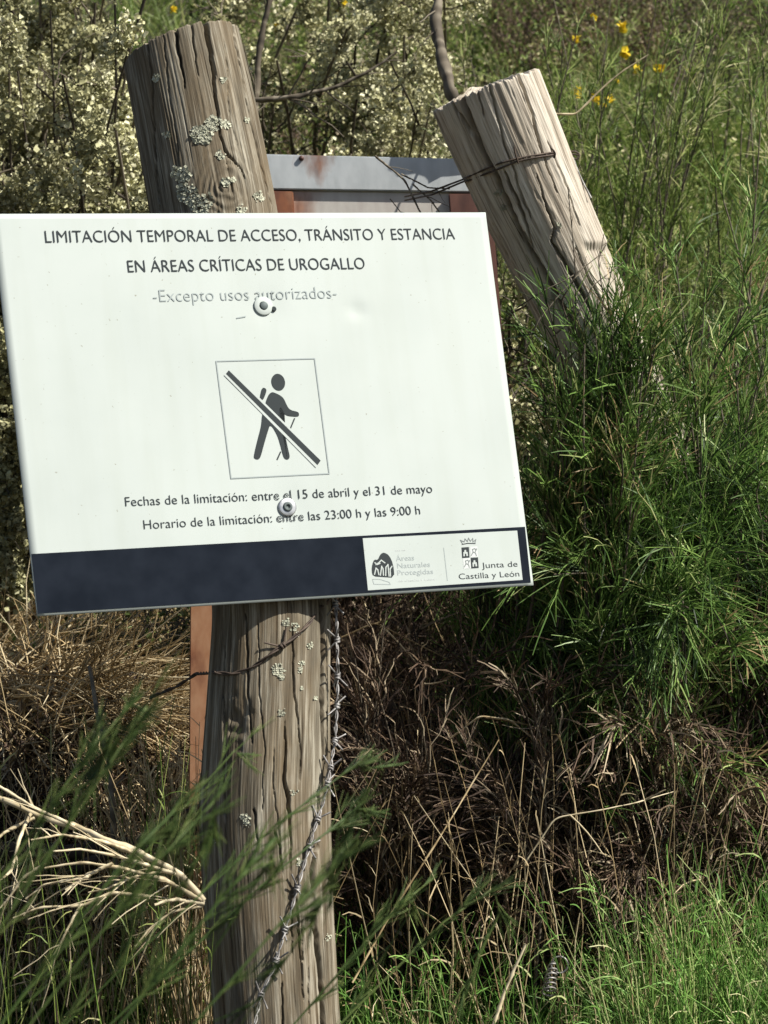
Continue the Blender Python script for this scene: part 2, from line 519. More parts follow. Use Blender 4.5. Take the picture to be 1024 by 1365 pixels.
def plate():
    C = pxs([(-11, 285), (647.5, 283), (711.5, 780), (50, 821)])
    n = 70
    u = np.linspace(0, 1, n); U, V_ = np.meshgrid(u, u)
    A = np.array(C)
    q = (A[0] * (1 - U)[..., None] + A[1] * U[..., None]) * (1 - V_)[..., None] + (A[3] * (1 - U)[..., None] + A[2] * U[..., None]) * V_[..., None]
    dent = SL(476, 414); dd = np.hypot(q[..., 0] - dent[0], q[..., 1] - dent[1])
    yy = .0016 * np.exp(-(dd / .008) ** 2) + fbm(q[..., 0] * 6, q[..., 1] * 6, 8, 2) * .0006
    for s_ in (pxs([(351, 408)])[0], pxs([(383, 676)])[0]):
        dd = np.hypot(q[..., 0] - s_[0], q[..., 1] - s_[1]); yy = yy + .0009 * np.exp(-(dd / .02) ** 2)
    Fv = np.stack([q[..., 0], yy, q[..., 1]], -1)
    Bv = Fv + np.array([0, .0028, 0])
    V = np.concatenate([Fv.reshape(-1, 3), Bv.reshape(-1, 3)])
    i = np.arange(n * n).reshape(n, n); j = i + n * n
    Q = [np.stack([i[:-1, :-1], i[1:, :-1], i[1:, 1:], i[:-1, 1:]], -1).reshape(-1, 4),
         np.stack([j[:-1, :-1], j[:-1, 1:], j[1:, 1:], j[1:, :-1]], -1).reshape(-1, 4)]
    for e in (i[0], i[-1][::-1], i[:, -1], i[:, 0][::-1]):
        Q.append(np.stack([e[:-1], e[1:], e[1:] + n * n, e[:-1] + n * n], -1))
    me = mesh_np('plate', V, np.concatenate(Q))
    sign_child('plate', me, M['sign_white'])


plate()
slab('footer_band', pxs([(42, 738.5), (699.8, 702.2), (707.6, 776.5), (50.5, 818)]), .0003, .0012, M['sign_navy'])
slab('logo_panel', pxs([(483.5, 717.6), (689.3, 707.3), (696.6, 773), (490.5, 787)]), .0005, .0010, M['sign_white'])


def text(s, L, R, cap, m, lift=.0004, off=0., name='lettering'):
    """L, R: baseline ends in the photograph; cap: cap height in its pixels"""
    cu = bpy.data.curves.new('t', 'FONT'); cu.body = s; cu.offset = off; cu.resolution_u = 4
    o = bpy.data.objects.new('t', cu); col.objects.link(o)
    bpy.context.view_layer.update()
    me = bpy.data.meshes.new_from_object(o.evaluated_get(bpy.context.evaluated_depsgraph_get()))
    n = len(me.vertices); co = np.empty(n * 3); me.vertices.foreach_get('co', co); co = co.reshape(-1, 3)
    bpy.data.objects.remove(o); bpy.data.curves.remove(cu)
    x0, x1 = co[:, 0].min(), co[:, 0].max()
    CAP = .729
    a = SL(*L); b = SL(*R); up = SL(L[0] - cap * .12, L[1] - cap) - a
    e = b - a; eh = e / np.linalg.norm(e); upn = np.array([-eh[1], eh[0]]); h = up @ upn
    q = a + ((co[:, 0] - x0) / (x1 - x0))[:, None] * e + (co[:, 1] / CAP * h)[:, None] * upn
    co = np.stack([q[:, 0], np.full(n, -lift), q[:, 1]], -1)
    me.vertices.foreach_set('co', co.astype(np.float32).ravel()); me.name = name
    me.materials.clear()
    return sign_child(name, me, m, 'printed words "%s"' % s if len(s) < 70 else None)


text('LIMITACIÓN TEMPORAL DE ACCESO, TRÁNSITO Y ESTANCIA', (61, 323.5), (607, 319), 17, M['ink'], off=-.006)
text('EN ÁREAS CRÍTICAS DE UROGALLO', (171, 363), (487, 358.5), 17, M['ink'], off=-.006)
text('-Excepto usos autorizados-', (205, 402.5), (449.5, 397.5), 17.5, M['ink_light'], off=-.012)
text('Fechas de la limitación: entre el 15 de abril y el 31 de mayo', (167.4, 675), (576.6, 656.8), 13.2, M['ink'], off=-.006)
text('Horario de la limitación: entre las 23:00 h y las 9:00 h', (192, 705.5), (560.5, 685.5), 13, M['ink'], off=-.006)


def Z8(x, y): return SL(280 + x / 6.024, 470 + y / 6.024)      # enlarged pictogram measurements


def Z7(x, y): return SL(480 + x / 4.267, 700 + y / 4.267)      # enlarged logo measurements


def zp(f, l): return [f(*p) for p in l]


def line(name, f, pts, wpx, m, lift, closed=False):
    """thin printed stroke"""
    q = np.array(zp(f, pts)); wv = wpx * 2.4 / 2750
    bm = bmesh.new(); n = len(q)
    for i in range(n if closed else n - 1):
        a, b = q[i], q[(i + 1) % n]; d = (b - a) / np.linalg.norm(b - a); p = np.array([-d[1], d[0]]) * wv / 2; e = d * wv / 2
        vs = [bm.verts.new((v[0], -lift - i * 1e-6, v[1])) for v in (a - p - e, b - p + e, b + p + e, a + p - e)]
        bm.faces.new(vs)
    me = bpy.data.meshes.new(name); bm.to_mesh(me); bm.free()
    return sign_child(name, me, m)


def poly(name, pts, m, lift):
    bm = bmesh.new(); f = bm.faces.new([bm.verts.new((p[0], -lift, p[1])) for p in pts])
    bmesh.ops.triangulate(bm, faces=[f])
    me = bpy.data.meshes.new(name); bm.to_mesh(me); bm.free()
    return sign_child(name, me, m)


def smooth_pts(l, it=2):
    l = [np.array(p, float) for p in l]
    for _ in range(it):
        o = []
        for i in range(len(l)):
            a, b = l[i], l[(i + 1) % len(l)]
            o += [a * .75 + b * .25, a * .25 + b * .75]
        l = o
    return [tuple(p) for p in l]


line('pictogram_frame', Z8, [(50, 70), (840, 48), (958, 972), (170, 1010)], 1.5, M['ink_light'], .0004, True)
poly('pictogram_head', zp(Z8, [(548 + 55 * math.cos(a), 238 + 67 * math.sin(a) + 8 * math.cos(a)) for a in np.linspace(0, 2 * math.pi, 32)[:-1]]), M['ink'], .0004)
poly('pictogram_figure', zp(Z8, smooth_pts([(485, 312), (540, 330), (590, 362), (612, 415), (640, 462), (705, 475), (716, 492), (712, 516), (650, 512), (612, 505), (590, 480), (565, 425),
      (548, 500), (540, 560), (590, 640), (612, 700), (625, 770), (642, 835), (632, 858), (606, 858), (588, 835), (565, 740), (540, 660), (485, 570), (462, 640), (430, 750), (405, 845), (385, 860), (356, 850), (352, 828),
      (385, 690), (412, 590), (418, 500), (440, 440), (450, 385)], 2)), M['ink'], .0004)
poly('pictogram_backpack', zp(Z8, smooth_pts([(415, 290), (432, 280), (455, 295), (448, 330), (425, 385), (402, 372), (402, 350)])), M['ink'], .0004)
line('pictogram_pole', Z8, [(678, 532), (645, 612)], 1.7, M['ink'], .0004)
line('pictogram_pole', Z8, [(566, 800), (541, 856)], 1.7, M['ink'], .0004)
poly('pictogram_bar_margin', zp(Z8, [(160, 128), (112, 182), (850, 925), (902, 862)]), M['sign_white'], .0005)
poly('pictogram_bar', zp(Z8, [(150, 143), (127, 172), (862, 905), (888, 868)]), M['ink'], .0006)
line('scratch', SL, [(316, 424), (327, 422)], 1.5, M['ink_light'], .0004)

# logos
poly('emblem', zp(Z7, smooth_pts([(68, 225), (80, 195), (100, 200), (115, 165), (135, 155), (165, 172), (188, 222), (196, 300), (130, 296), (72, 292), (65, 260)], 1)), M['ink'], .0007)
for l in ([(82, 280), (90, 245), (100, 255), (106, 282)], [(115, 285), (122, 235), (130, 250), (132, 285)], [(145, 287), (146, 240), (158, 225), (164, 290)], [(90, 225), (105, 215), (120, 200), (140, 215)], [(172, 290), (170, 250), (180, 235)], [(84, 215), (98, 224), (112, 218)]):
    line('emblem_stroke', Z7, l, 1.5, M['sign_white'], .0008)
line('emblem_base', Z7, [(70, 308), (110, 308), (165, 325), (172, 338), (78, 336)], .7, M['ink_light'], .0007, True)


def text7(s, L, R, cap, m, off=0.):
    f = lambda p: (480 + p[0] / 4.267, 700 + p[1] / 4.267)
    return text(s, f(L), f(R), cap / 4.267, m, .0007, off)


text7('red de', (200, 150), (258, 146), 10, M['ink_pale'])
text7('Áreas', (205, 206), (308, 199), 31, M['ink_light'])
text7('Naturales', (212, 246), (398, 237), 30, M['ink_light'])
text7('Protegidas', (212, 286), (416, 277), 30, M['ink_light'])
text7('de Castilla y León', (215, 324), (424, 314), 12, M['ink_pale'])
line('divider', Z7, [(475, 130), (496, 315)], .8, M['ink_light'], .0007)
text7('Junta de', (692, 246), (896, 236), 34, M['ink'])
text7('Castilla y León', (562, 309), (906, 292), 34, M['ink'])
sq = lambda x, y, w_, h_: [(x, y), (x + w_, y - 3), (x + w_ + 4, y + h_ - 3), (x + 4, y + h_)]
for k, (x, y) in enumerate([(576, 128), (624, 124), (584, 190), (628, 187)]):
    dk = k in (0, 3)
    poly('shield_quarter', zp(Z7, sq(x, y, 42, 60)), M['ink'] if dk else M['ink_pale'], .0007)
    if dk:
        poly('shield_castle', zp(Z7, [(x + 11, y + 50), (x + 10, y + 26), (x + 16, y + 26), (x + 17, y + 14), (x + 26, y + 13), (x + 27, y + 25), (x + 34, y + 25), (x + 37, y + 48)]), M['sign_white'], .0008)
        poly('shield_gate', zp(Z7, [(x + 20, y + 50), (x + 19, y + 36), (x + 26, y + 34), (x + 28, y + 49)]), M['ink'], .0009)
    else:
        for l in ([(8, 48), (18, 30), (14, 15), (28, 10), (34, 20)], [(18, 30), (32, 36), (36, 50)], [(30, 28), (38, 12)]):
            line('shield_lion', Z7, [(x + a, y + b) for a, b in l], 1.2, M['ink_grey'], .0008)
line('crown', Z7, [(580, 110), (612, 104), (654, 105)], 1.2, M['ink'], .0007)
line('crown', Z7, [(582, 106), (570, 86), (592, 96), (596, 78), (610, 94), (616, 74), (627, 92), (640, 76), (642, 96), (658, 82), (652, 104)], 1.0, M['ink_grey'], .0008)


def lathe(name, center, prof, m, parent, seg=28, frame=(ex, -ey, ez)):
    """prof: (radius, height out of the sign)"""
    a = np.linspace(0, 2 * math.pi, seg, endpoint=False)
    pr = np.array(prof); K = len(pr)
    V = np.stack([center[0] + pr[:, None, 0] * np.cos(a), np.broadcast_to(-pr[:, None, 1], (K, seg)), center[1] + pr[:, None, 0] * np.sin(a)], -1).reshape(-1, 3)
    i = np.arange(K * seg).reshape(K, seg); j = np.roll(i, -1, 1)
    Q = np.stack([i[:-1], j[:-1], j[1:], i[1:]], -1).reshape(-1, 4)
    return sign_child(name, mesh_np(name, V, Q, smooth=False), m)


px1 = 2.38 / 2750
lathe('screw_washer', SL(351, 408), [(13 * px1, -.001), (13 * px1, .0008), (12 * px1, .0013), (6 * px1, .0013)], M['sign_white'], sign)
lathe('screw_head', SL(351.5, 408), [(5.5 * px1, 0), (5.5 * px1, .0018), (4.4 * px1, .0024), (0.01 * px1, .0024)], M['screw'], sign)
lathe('screw_hole', SL(365, 412), [(3.6 * px1, 0), (3.4 * px1, .0012), (2 * px1, .0012), (0.01, .0008)][:3] + [(.01 * px1, .0011)], M['ink'], sign, 16)
lathe('screw_washer', SL(383, 676), [(12.5 * px1, -.001), (12.5 * px1, .0010), (11 * px1, .0015), (6 * px1, .0015)], M['steel'], sign)
lathe('screw_head', SL(383, 676), [(6.5 * px1, .001), (6.3 * px1, .0026), (5 * px1, .0034), (2.6 * px1, .0034), (2.4 * px1, .002), (.01 * px1, .002)], M['screw'], sign)

# ------------------------------------------------------------------ wooden posts
def seg_dist(px, py, pts, widths):
    """distance in photograph pixels to a polyline, divided by local half width"""
    best = np.full(px.shape, 1e9)
    n = len(pts)
    for k in range(n - 1):
        a = np.array(pts[k], float); b = np.array(pts[k + 1], float); ab = b - a
        t = np.clip(((px - a[0]) * ab[0] + (py - a[1]) * ab[1]) / (ab @ ab), 0, 1)
        wl = (widths[k] * (1 - t) + widths[k + 1] * t) * .72
        d = np.hypot(px - a[0] - t * ab[0], py - a[1] - t * ab[1]) / np.maximum(wl, .15)
        best = np.minimum(best, d)
    return best


def make_post(name, label, axis, NR, NF, NB, m, cracks, seed, rough, tilt_top, extra=None, group=None, topbump=.002, slant=0.):
    """axis: list of (px, py, Y, half width px)"""
    A = np.array([[*P(a[0], a[1], a[2]), a[3] * a[2] / F] for a in axis])
    s = np.concatenate([[0], np.cumsum(np.linalg.norm(np.diff(A[:, :3], axis=0), axis=1))])
    S = np.linspace(0, s[-1], NR)
    # smooth interpolation
    def interp(c):
        v = np.interp(S, s, A[:, c]); k = max(3, NR // 14) | 1
        pad = np.concatenate([2 * v[0] - v[k // 2:0:-1], v, 2 * v[-1] - v[-2:-k // 2 - 1:-1]])
        return np.convolve(pad, np.hanning(k + 2)[1:-1] / np.hanning(k + 2)[1:-1].sum(), 'valid')[:NR]
    C = np.stack([interp(0), interp(1), interp(2)], -1); Rr = interp(3)
    T = norm(np.gradient(C, axis=0))
    fwd = np.array([0, -1., 0]); fw = norm(fwd - (T @ fwd)[:, None] * T); rt = norm(np.cross(fw, T)) * 1.0
    if rt[0, 0] < 0: rt = -rt
    th = np.concatenate([np.linspace(-1.75, 1.75, NF), np.linspace(1.75, 2 * math.pi - 1.75, NB + 2)[1:-1]])
    TH, SS = np.meshgrid(th, S)
    cx = TH / (2 * math.pi)
    arc = TH * Rr.mean()
    per = 2 * math.pi * Rr.mean()
    def pn(fx, fy, sd, o=3):          # noise periodic round the post
        wgt = np.clip((TH - 3.6) / .8, 0, 1)
        return fbm(arc * fx, SS * fy, sd, o) * (1 - wgt) + fbm((arc - per) * fx, SS * fy, sd, o) * wgt
    rad = Rr[:, None] * (1 + .05 * (pn(12, 2.0, seed, 2) - .37))
    rad = rad + (pn(260, 2.2, seed + 3) - .45) * .0012 * rough + (pn(640, 7, seed + 6) - .45) * .0012 * rough
    rd = np.abs(pn(90, 1.0, seed + 9, 2) - .40)
    rad = rad - np.exp(-(rd / .012) ** 2) * .0030 * rough * np.clip((vnoise(arc * 30, SS * 9, seed + 5) - .35) * 3, 0, 1)
    base = C[:, None] + rad[..., None] * (np.cos(TH)[..., None] * fw[:, None] + np.sin(TH)[..., None] * rt[:, None])
    px, py = proj(base)
    rad = rad - np.clip((pn(150, 26, seed + 21, 3) - .46) * 14, 0, 1) * .0010 * max(0, rough - .6) - np.clip((pn(60, 9, seed + 25, 3) - .50) * 18, 0, 1) * .0013 * max(0, rough - .8)
    wob = (vnoise(SS * 20, TH * 0 + 1, seed + 40) - .5) * 3 + (vnoise(SS * 110, TH * 0, seed + 41) - .5) * 1.8
    front = np.abs(TH) < 1.65
    for pts, wd, dep in cracks:
        d = seg_dist(px + wob, py, pts, wd)
        rad = rad - np.where(front, dep * np.exp(-d ** 4 * .5), 0)
    if extra is not None: rad = extra(rad, px, py, TH, SS, front)
    end_j = (vnoise(TH * 14, TH * 0, seed + 60) - .5) * topbump + (vnoise(TH * 45, TH * 0, seed + 61) - .5) * topbump * .6
    V = C[:, None] + rad[..., None] * (np.cos(TH)[..., None] * fw[:, None] + np.sin(TH)[..., None] * rt[:, None])
    slope = np.sin(TH) * tilt_top - np.cos(TH) * slant
    V = V - (T[:, None] * (end_j + slope)[..., None]) * np.exp(-(SS / .05) ** 2)[..., None]
    # top rings
    rings = []; g = [np.stack([arc, SS, 0 * SS], -1).reshape(-1, 3)]
    for q in (.97, .8, .55, .28, .02):
        rr = V[0] * q + (C[0] + V[0].mean(0) - V[0].mean(0)) * (1 - q)
        rr = rr - T[0] * (1 - q) * .006 + T[0] * ((vnoise(TH[0] * 9, TH[0] * 0 + q * 9, seed) - .5) * .004)[:, None]
        rings.append(rr); g.append(np.stack([arc[0] * q, TH[0] * 0 - q * .05, TH[0] * 0], -1))
    NT = len(th)
    allV = np.concatenate([V.reshape(-1, 3)] + rings)
    i = np.arange(NR * NT).reshape(NR, NT)
    k = NR * NT + np.arange(5 * NT).reshape(5, NT)
    rows = np.concatenate([k[::-1], i]); nx = np.roll(rows, -1, 1)
    Q = np.stack([rows[:-1], rows[1:], nx[1:], nx[:-1]], -1).reshape(-1, 4)
    me = mesh_np(name, allV, Q, {'grain': np.concatenate(g)}, smooth=True)
    o = empty(name, tuple(C[-1]), label, 'post', group)
    body = link('timber', me, m, o)
    def surf(x, y, lift=.0):
        """surface point of the post seen at that pixel"""
        d = (px - x) ** 2 + (py - y) ** 2 + np.where(front, 0, 1e9)
        r, c_ = np.unravel_index(np.argmin(d), d.shape)
        nn = norm(V[r, c_] - C[r])
        return V[r, c_] + nn * lift, nn
    return o, surf


def knot(rad, px, py, TH, SS, front):
    d = np.hypot((px - 301) / 1.0, (py - 252) / 1.25) + (vnoise(px * .08, py * .08, 3) - .5) * 10
    e = np.exp(-(d / 34) ** 2)
    rad = rad + np.where(front, .004 * e + .0011 * np.sin(d * .75) * e, 0)
    # rot pocket in the shade
    d2 = np.hypot((px - 318) / 13., (py - 965) / 26.) + (vnoise(px * .15, py * .12, 9) - .5) * .9
    return rad - np.where(front, .006 * np.exp(-d2 ** 2 * 1.2), 0)


L_px = [(242, 66, 2.510, 80), (260, 150, 2.492, 82), (285, 285, 2.470, 84), (318, 500, 2.436, 83), (352, 700, 2.405, 81), (363, 810, 2.390, 78.5),
          (358, 930, 2.375, 82), (353, 1080, 2.357, 88), (358, 1200, 2.34, 86), (368, 1340, 2.325, 84), (382, 1560, 2.30, 86), (392, 1720, 2.285, 88)]


def plane_Y(px, py):
    d = np.array([(px - 512) / F, 1, -(py - 682.5) / F])
    return ((c_s - np.array([0, 0, EYE])) @ ey) / (d @ ey)


L_axis = [(a, b, plane_Y(a, b) + d * 2.45 / F / .905 + .010, d) for a, b, c, d in L_px]
L_cracks = [
    ([(234, 30), (237, 70), (246, 118)], [2.4, 2.0, .5], .010),
    ([(275, 28), (279, 60), (285, 110), (291, 152), (294, 182), (303, 206), (318, 222), (326, 240)], [4.0, 3.0, 2.2, 1.6, 1.3, 1.6, 1.0, .5], .013),
    ([(257, 34), (259, 70), (263, 105)], [1.2, 1.0, .4], .005),
    ([(313, 30), (316, 70), (330, 140), (345, 205), (360, 270)], [1.6, 1.4, .8, 1.0, .6], .006),
    ([(218, 45), (222, 110), (236, 180), (240, 240)], [.8, 1.0, .8, .5], .004),
    ([(195, 45), (205, 160), (212, 280)], [1.2, 1.4, .8], .006),
    ([(300, 60), (306, 150), (318, 200)], [.6, .8, .5], .003),
    ([(431, 790), (432, 850), (431, 940), (430, 1012)], [3.0, 3.0, 2.6, 1.2], .014),
    ([(391, 835), (392, 900), (398, 960), (401, 1038)], [.9, 1.3, 1.0, .8], .007),
    ([(380, 960), (380, 1040), (384, 1062), (386, 1110), (388, 1160)], [.7, 2.2, 2.6, 1.4, .6], .010),
    ([(329, 820), (331, 900), (335, 990)], [1.2, 1.6, .8], .006),
    ([(345, 830), (346, 900), (352, 1000), (350, 1080)], [.5, .8, .7, .5], .004),
    ([(364, 1000), (366, 1060), (372, 1120)], [.6, .9, .5], .004),
    ([(424, 1120), (417, 1160), (418, 1220), (424, 1280), (430, 1330), (432, 1400)], [1.5, 3.4, 3.2, 3.4, 3.4, 3.0], .014),
    ([(388, 1210), (389, 1270)], [1.2, .6], .008), ([(396, 1200), (398, 1250), (404, 1330)], [1.0, 1.4, .8], .008), ([(402, 1230), (403, 1280)], [.8, 1.0], .006),
    ([(365, 1110), (372, 1130), (378, 1165)], [1.2, 1.2, .6], .006), ([(338, 1080), (341, 1120)], [1.6, .8], .006),
    ([(300, 860), (298, 1000), (300, 1150), (310, 1300)], [1.0, 1.6, 1.2, .8], .005),
    ([(375, 1310), (377, 1365), (380, 1440)], [.8, 1.2, 1], .006), ([(410, 1290), (412, 1350)], [.6, 1.0], .005)]
left_post, surfL = make_post('wooden_post', 'round brown weathered timber post standing upright behind the white notice', L_axis, 620, 300, 46,
                             M['wood_brown'], L_cracks, 5, .8, .010, knot)

R_axis = [(x, y, 2.735 + (y - 122) * .0004, 76 * k) for x, y, k in ((648, 122, 1.0), (672, 180, .98), (702, 250, .94), (735, 320, .89), (772, 398, .84), (800, 460, .82), (850, 580, .84), (900, 700, .84), (950, 830, .84), (985, 930, .84))]


def rbreak(rad, px, py, TH, SS, front):
    # a slab has split off the lit side low down
    u = px - (718 + (py - 90) * .385)
    k = np.clip((py - 322) / 10, 0, 1) * np.clip((u + 34) / 10, 0, 1)
    line_x = np.interp(py, [100, 160, 200, 245, 305, 355, 402, 480], [610, 626, 642, 662, 690, 716, 745, 790]) + (vnoise(py * .08, py * 0, 4) - .5) * 4
    rad = rad - np.where(front, .009 * np.clip((line_x + 3 - px) / 5, 0, 1) * np.clip(1 - (line_x - 3 - px) / 45, .35, 1), 0)
    return rad - np.where(front, k * .007, 0)


R_cracks = [
    ([(612, 112), (626, 160), (642, 200), (662, 245), (690, 305), (716, 355), (745, 402), (790, 480)], [5.0, 5.5, 5.0, 5.0, 4.6, 4.2, 4.0, 3.4], .034),
    ([(603, 150), (618, 172), (634, 196), (650, 222)], [.8, 2.4, 2.0, .8], .008),
    ([(692, 88), (700, 118), (714, 160), (722, 205), (742, 255)], [2.0, 2.0, 1.6, 1.2, .6], .010),
    ([(660, 100), (664, 140), (676, 200), (694, 262), (708, 290)], [1.4, 1.6, 1.4, 2.0, .6], .008),
    ([(640, 110), (646, 140), (652, 170)], [1.4, 1.6, .6], .008),
    ([(672, 232), (690, 270), (702, 300), (712, 330)], [2.0, 2.6, 2.2, .8], .010),
    ([(716, 235), (728, 275), (742, 305), (737, 322), (758, 360), (790, 415), (820, 470)], [.8, 1.2, 1.6, 1.8, 2.6, 2.6, 2.2], .012),
    ([(700, 310), (720, 350), (745, 395)], [1, 2.0, .8], .008),
    ([(730, 190), (752, 240), (775, 300)], [.6, 1.0, .6], .005),
    ([(768, 330), (785, 372), (812, 420)], [.8, 1.6, .8], .007),
    ([(655, 300), (690, 370), (730, 440)], [.8, 1.2, .8], .005)]
right_post, surfR = make_post('wooden_post', 'pale grey split timber post leaning to the left, wrapped with wire', R_axis, 330, 300, 46,
                              M['wood_grey'], R_cracks, 77, 1.15, -.004, rbreak, topbump=.005, slant=-.020)


def lichen_patches(post, surf, spots, sd):
    rs = np.random.RandomState(sd)
    a = Acc()
    for (x, y, r, n) in spots:
        c, nn, sz = [], [], []
        for k in range(int(n * 2.2)):
            ang = rs.uniform(0, 6.28); rr = r * math.sqrt(rs.uniform(0, 1)) * (.7 + .5 * vnoise(ang * 2, x, 3))
            p, nr = surf(x + rr * math.cos(ang), y + rr * math.sin(ang) * .9, rs.uniform(.0001, .0009))
            c.append(p); nn.append(norm(nr + rs.normal(0, .3, 3))); sz.append(rs.uniform(.0014, .0040))
        low = np.array([y > 700] * len(c)); a.flakes(np.array(c), np.array(sz) * np.where(low, .7, 1), rs.uniform(.5, 1, len(c)), np.array(nn), 1.1, .25)
    o = a.build('lichen', M['crust'], post); o['kind'] = 'stuff'


lichen_patches(left_post, surfL, [(269, 182, 14, 120), (286, 165, 12, 80), (302, 166, 5, 14), (241, 232, 13, 70), (250, 258, 16, 60), (268, 272, 16, 60), (300, 245, 7, 18), (308, 242, 5, 10), (294, 208, 6, 16),
                                  (344, 262, 8, 16), (322, 280, 8, 16), (208, 103, 6, 12), (299, 107, 4, 7), (224, 180, 5, 6), (328, 160, 4, 6), (372, 893, 9, 34), (376, 902, 5, 14), (380, 830, 6, 14), (392, 836, 6, 14), (398, 845, 4, 9), (413, 861, 5, 14),
                                  (402, 884, 4, 12), (400, 893, 4, 9), (376, 950, 5, 13), (402, 918, 3, 5), (420, 930, 3, 5), (326, 1090, 7, 16), (331, 1097, 5, 8), (400, 1150, 6, 14), (392, 1055, 5, 6), (284, 1120, 7, 8), (437, 1250, 5, 8)], 4)
lichen_patches(right_post, surfR, [(662, 262, 5, 8), (668, 280, 4, 6), (745, 300, 4, 5), (735, 400, 8, 12), (760, 420, 8, 12)], 9)

# ------------------------------------------------------------------ steel frame behind and rusty post
def boxm(name, corners8, m, parent=None, bev=.0015):
    bm = bmesh.new(); v = [bm.verts.new(tuple(c)) for c in corners8]
    for f in ((0, 1, 2, 3), (7, 6, 5, 4), (0, 4, 5, 1), (1, 5, 6, 2), (2, 6, 7, 3), (3, 7, 4, 0)): bm.faces.new([v[i] for i in f])
    bmesh.ops.recalc_face_normals(bm, faces=bm.faces)
    bmesh.ops.bevel(bm, geom=bm.edges[:], offset=bev, segments=2, affect='EDGES')
    me = bpy.data.meshes.new(name); bm.to_mesh(me); bm.free()
    return link(name, me, m, parent)


def qbox(name, pxq, Y, th, m, parent, back=(0, 1, 0)):
    """pxq: four corners (clockwise from top left) in the photograph at depth Y, th: thickness"""
    f = [P(x, y, Y) for x, y in pxq]; b = [p + np.array(back) * th for p in f]
    return boxm(name, f + b, m, parent)


YF = 2.95
frame = empty('steel_frame', tuple(P(640, 1300, YF)), 'old painted steel frame with rusty corners fixed between the two wooden posts', 'frame')
qbox('top_rail', [(300, 204), (640, 212), (640, 256), (300, 251)], YF, .035, M['painted'], frame)
qbox('panel', [(365, 254), (600, 257.5), (655, 640), (395, 640)], YF + .006, .004, M['painted_pink'], frame)
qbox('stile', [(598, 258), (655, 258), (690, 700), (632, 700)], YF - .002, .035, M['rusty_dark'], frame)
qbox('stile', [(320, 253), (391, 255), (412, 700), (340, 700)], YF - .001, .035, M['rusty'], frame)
# dents / bolts on the rail
for x, y in ((402, 211),):
    me_c = P(x, y, YF)
    a = Acc(); tt = np.linspace(0, 2 * math.pi, 10, endpoint=False)
    me = mesh_np('bolt', np.concatenate([me_c + np.stack([np.cos(tt) * .004, 0 * tt + .001, np.sin(tt) * .004], -1), me_c + np.stack([np.cos(tt) * .0035, 0 * tt - .003, np.sin(tt) * .0035], -1)]),
                 np.array([[i, (i + 1) % 10, 10 + (i + 1) % 10, 10 + i] for i in range(10)] + [[10 + 0, 10 + 1, 10 + 2, 10 + 3], [10, 13, 14, 15], [10, 15, 16, 19], [16, 17, 18, 19]]))
    link('bolt', me, M['rusty_dark'], frame)

rp = empty('rusty_steel_post', tuple(P(268, 1010, 2.72)), 'narrow orange rusty steel post behind the lower left of the brown timber post', 'post')
bm_pts = [(255, 560), (291, 560), (287, 1450), (249, 1450)]
qbox('flange', bm_pts, 2.70, .004, M['rusty'], rp)
qbox('web', [(287.5, 560), (291, 560), (287, 1450), (283.5, 1450)], 2.7045, .035, M['rusty'], rp)

# ------------------------------------------------------------------ wires
def tube(acc, pts, r, sides=6, tint=.5):
    pts = np.array(pts, float)[None]
    acc.strands(pts, np.full(pts.shape[:2], 2 * r), np.array([tint]), sides)


def resample(pts, n):
    pts = np.array(pts, float); s = np.concatenate([[0], np.cumsum(np.linalg.norm(np.diff(pts, axis=0), axis=1))])
    t = np.linspace(0, s[-1], n); q = np.stack([np.interp(t, s, pts[:, k]) for k in range(3)], -1)
    for _ in range(2): q[1:-1] = (q[:-2] + 2 * q[1:-1] + q[2:]) / 4
    return q


def rope(path, n, r, pitch, name_m, parent, barbs, wr=.0012, barb_len=.017, wn='strand'):
    """two wires twisted round each other; barbs: fractions along"""
    q = resample(path, n); tan = norm(np.gradient(q, axis=0))
    a0 = norm(np.cross(tan, np.array([.3, -.8, .2]))); b0 = np.cross(tan, a0)
    L = np.concatenate([[0], np.cumsum(np.linalg.norm(np.diff(q, axis=0), axis=1))])
    for ph in (0, math.pi):
        an = L / pitch * 2 * math.pi + ph
        acc = Acc(); tube(acc, q + (a0 * np.cos(an)[:, None] + b0 * np.sin(an)[:, None]) * r, wr)
        acc.build(wn, name_m, parent, True)
    for fr in barbs:
        i = int(fr * (n - 1)); c = q[i]; t = tan[i]; a, b = a0[i], b0[i]
        acc = Acc()
        for sgn, ph in ((1, RNG.uniform(0, 6)), (-1, RNG.uniform(0, 6))):
            tt = np.linspace(0, 4.2 * math.pi, 26)
            coil = c + (a[None] * np.cos(tt + ph)[:, None] + b[None] * np.sin(tt + ph)[:, None]) * .0028 + t[None] * ((tt - 6.6) / 13 * .007 * sgn)[:, None]
            e0 = coil[0] + norm(coil[0] - coil[1] + (coil[0] - c) * .6) * barb_len; e1 = coil[-1] + norm(coil[-1] - coil[-2] + (coil[-1] - c) * .6) * barb_len
            tube(acc, np.concatenate([[e0], coil, [e1]]), .00105, 5)
        acc.build('barb', name_m, parent, True)


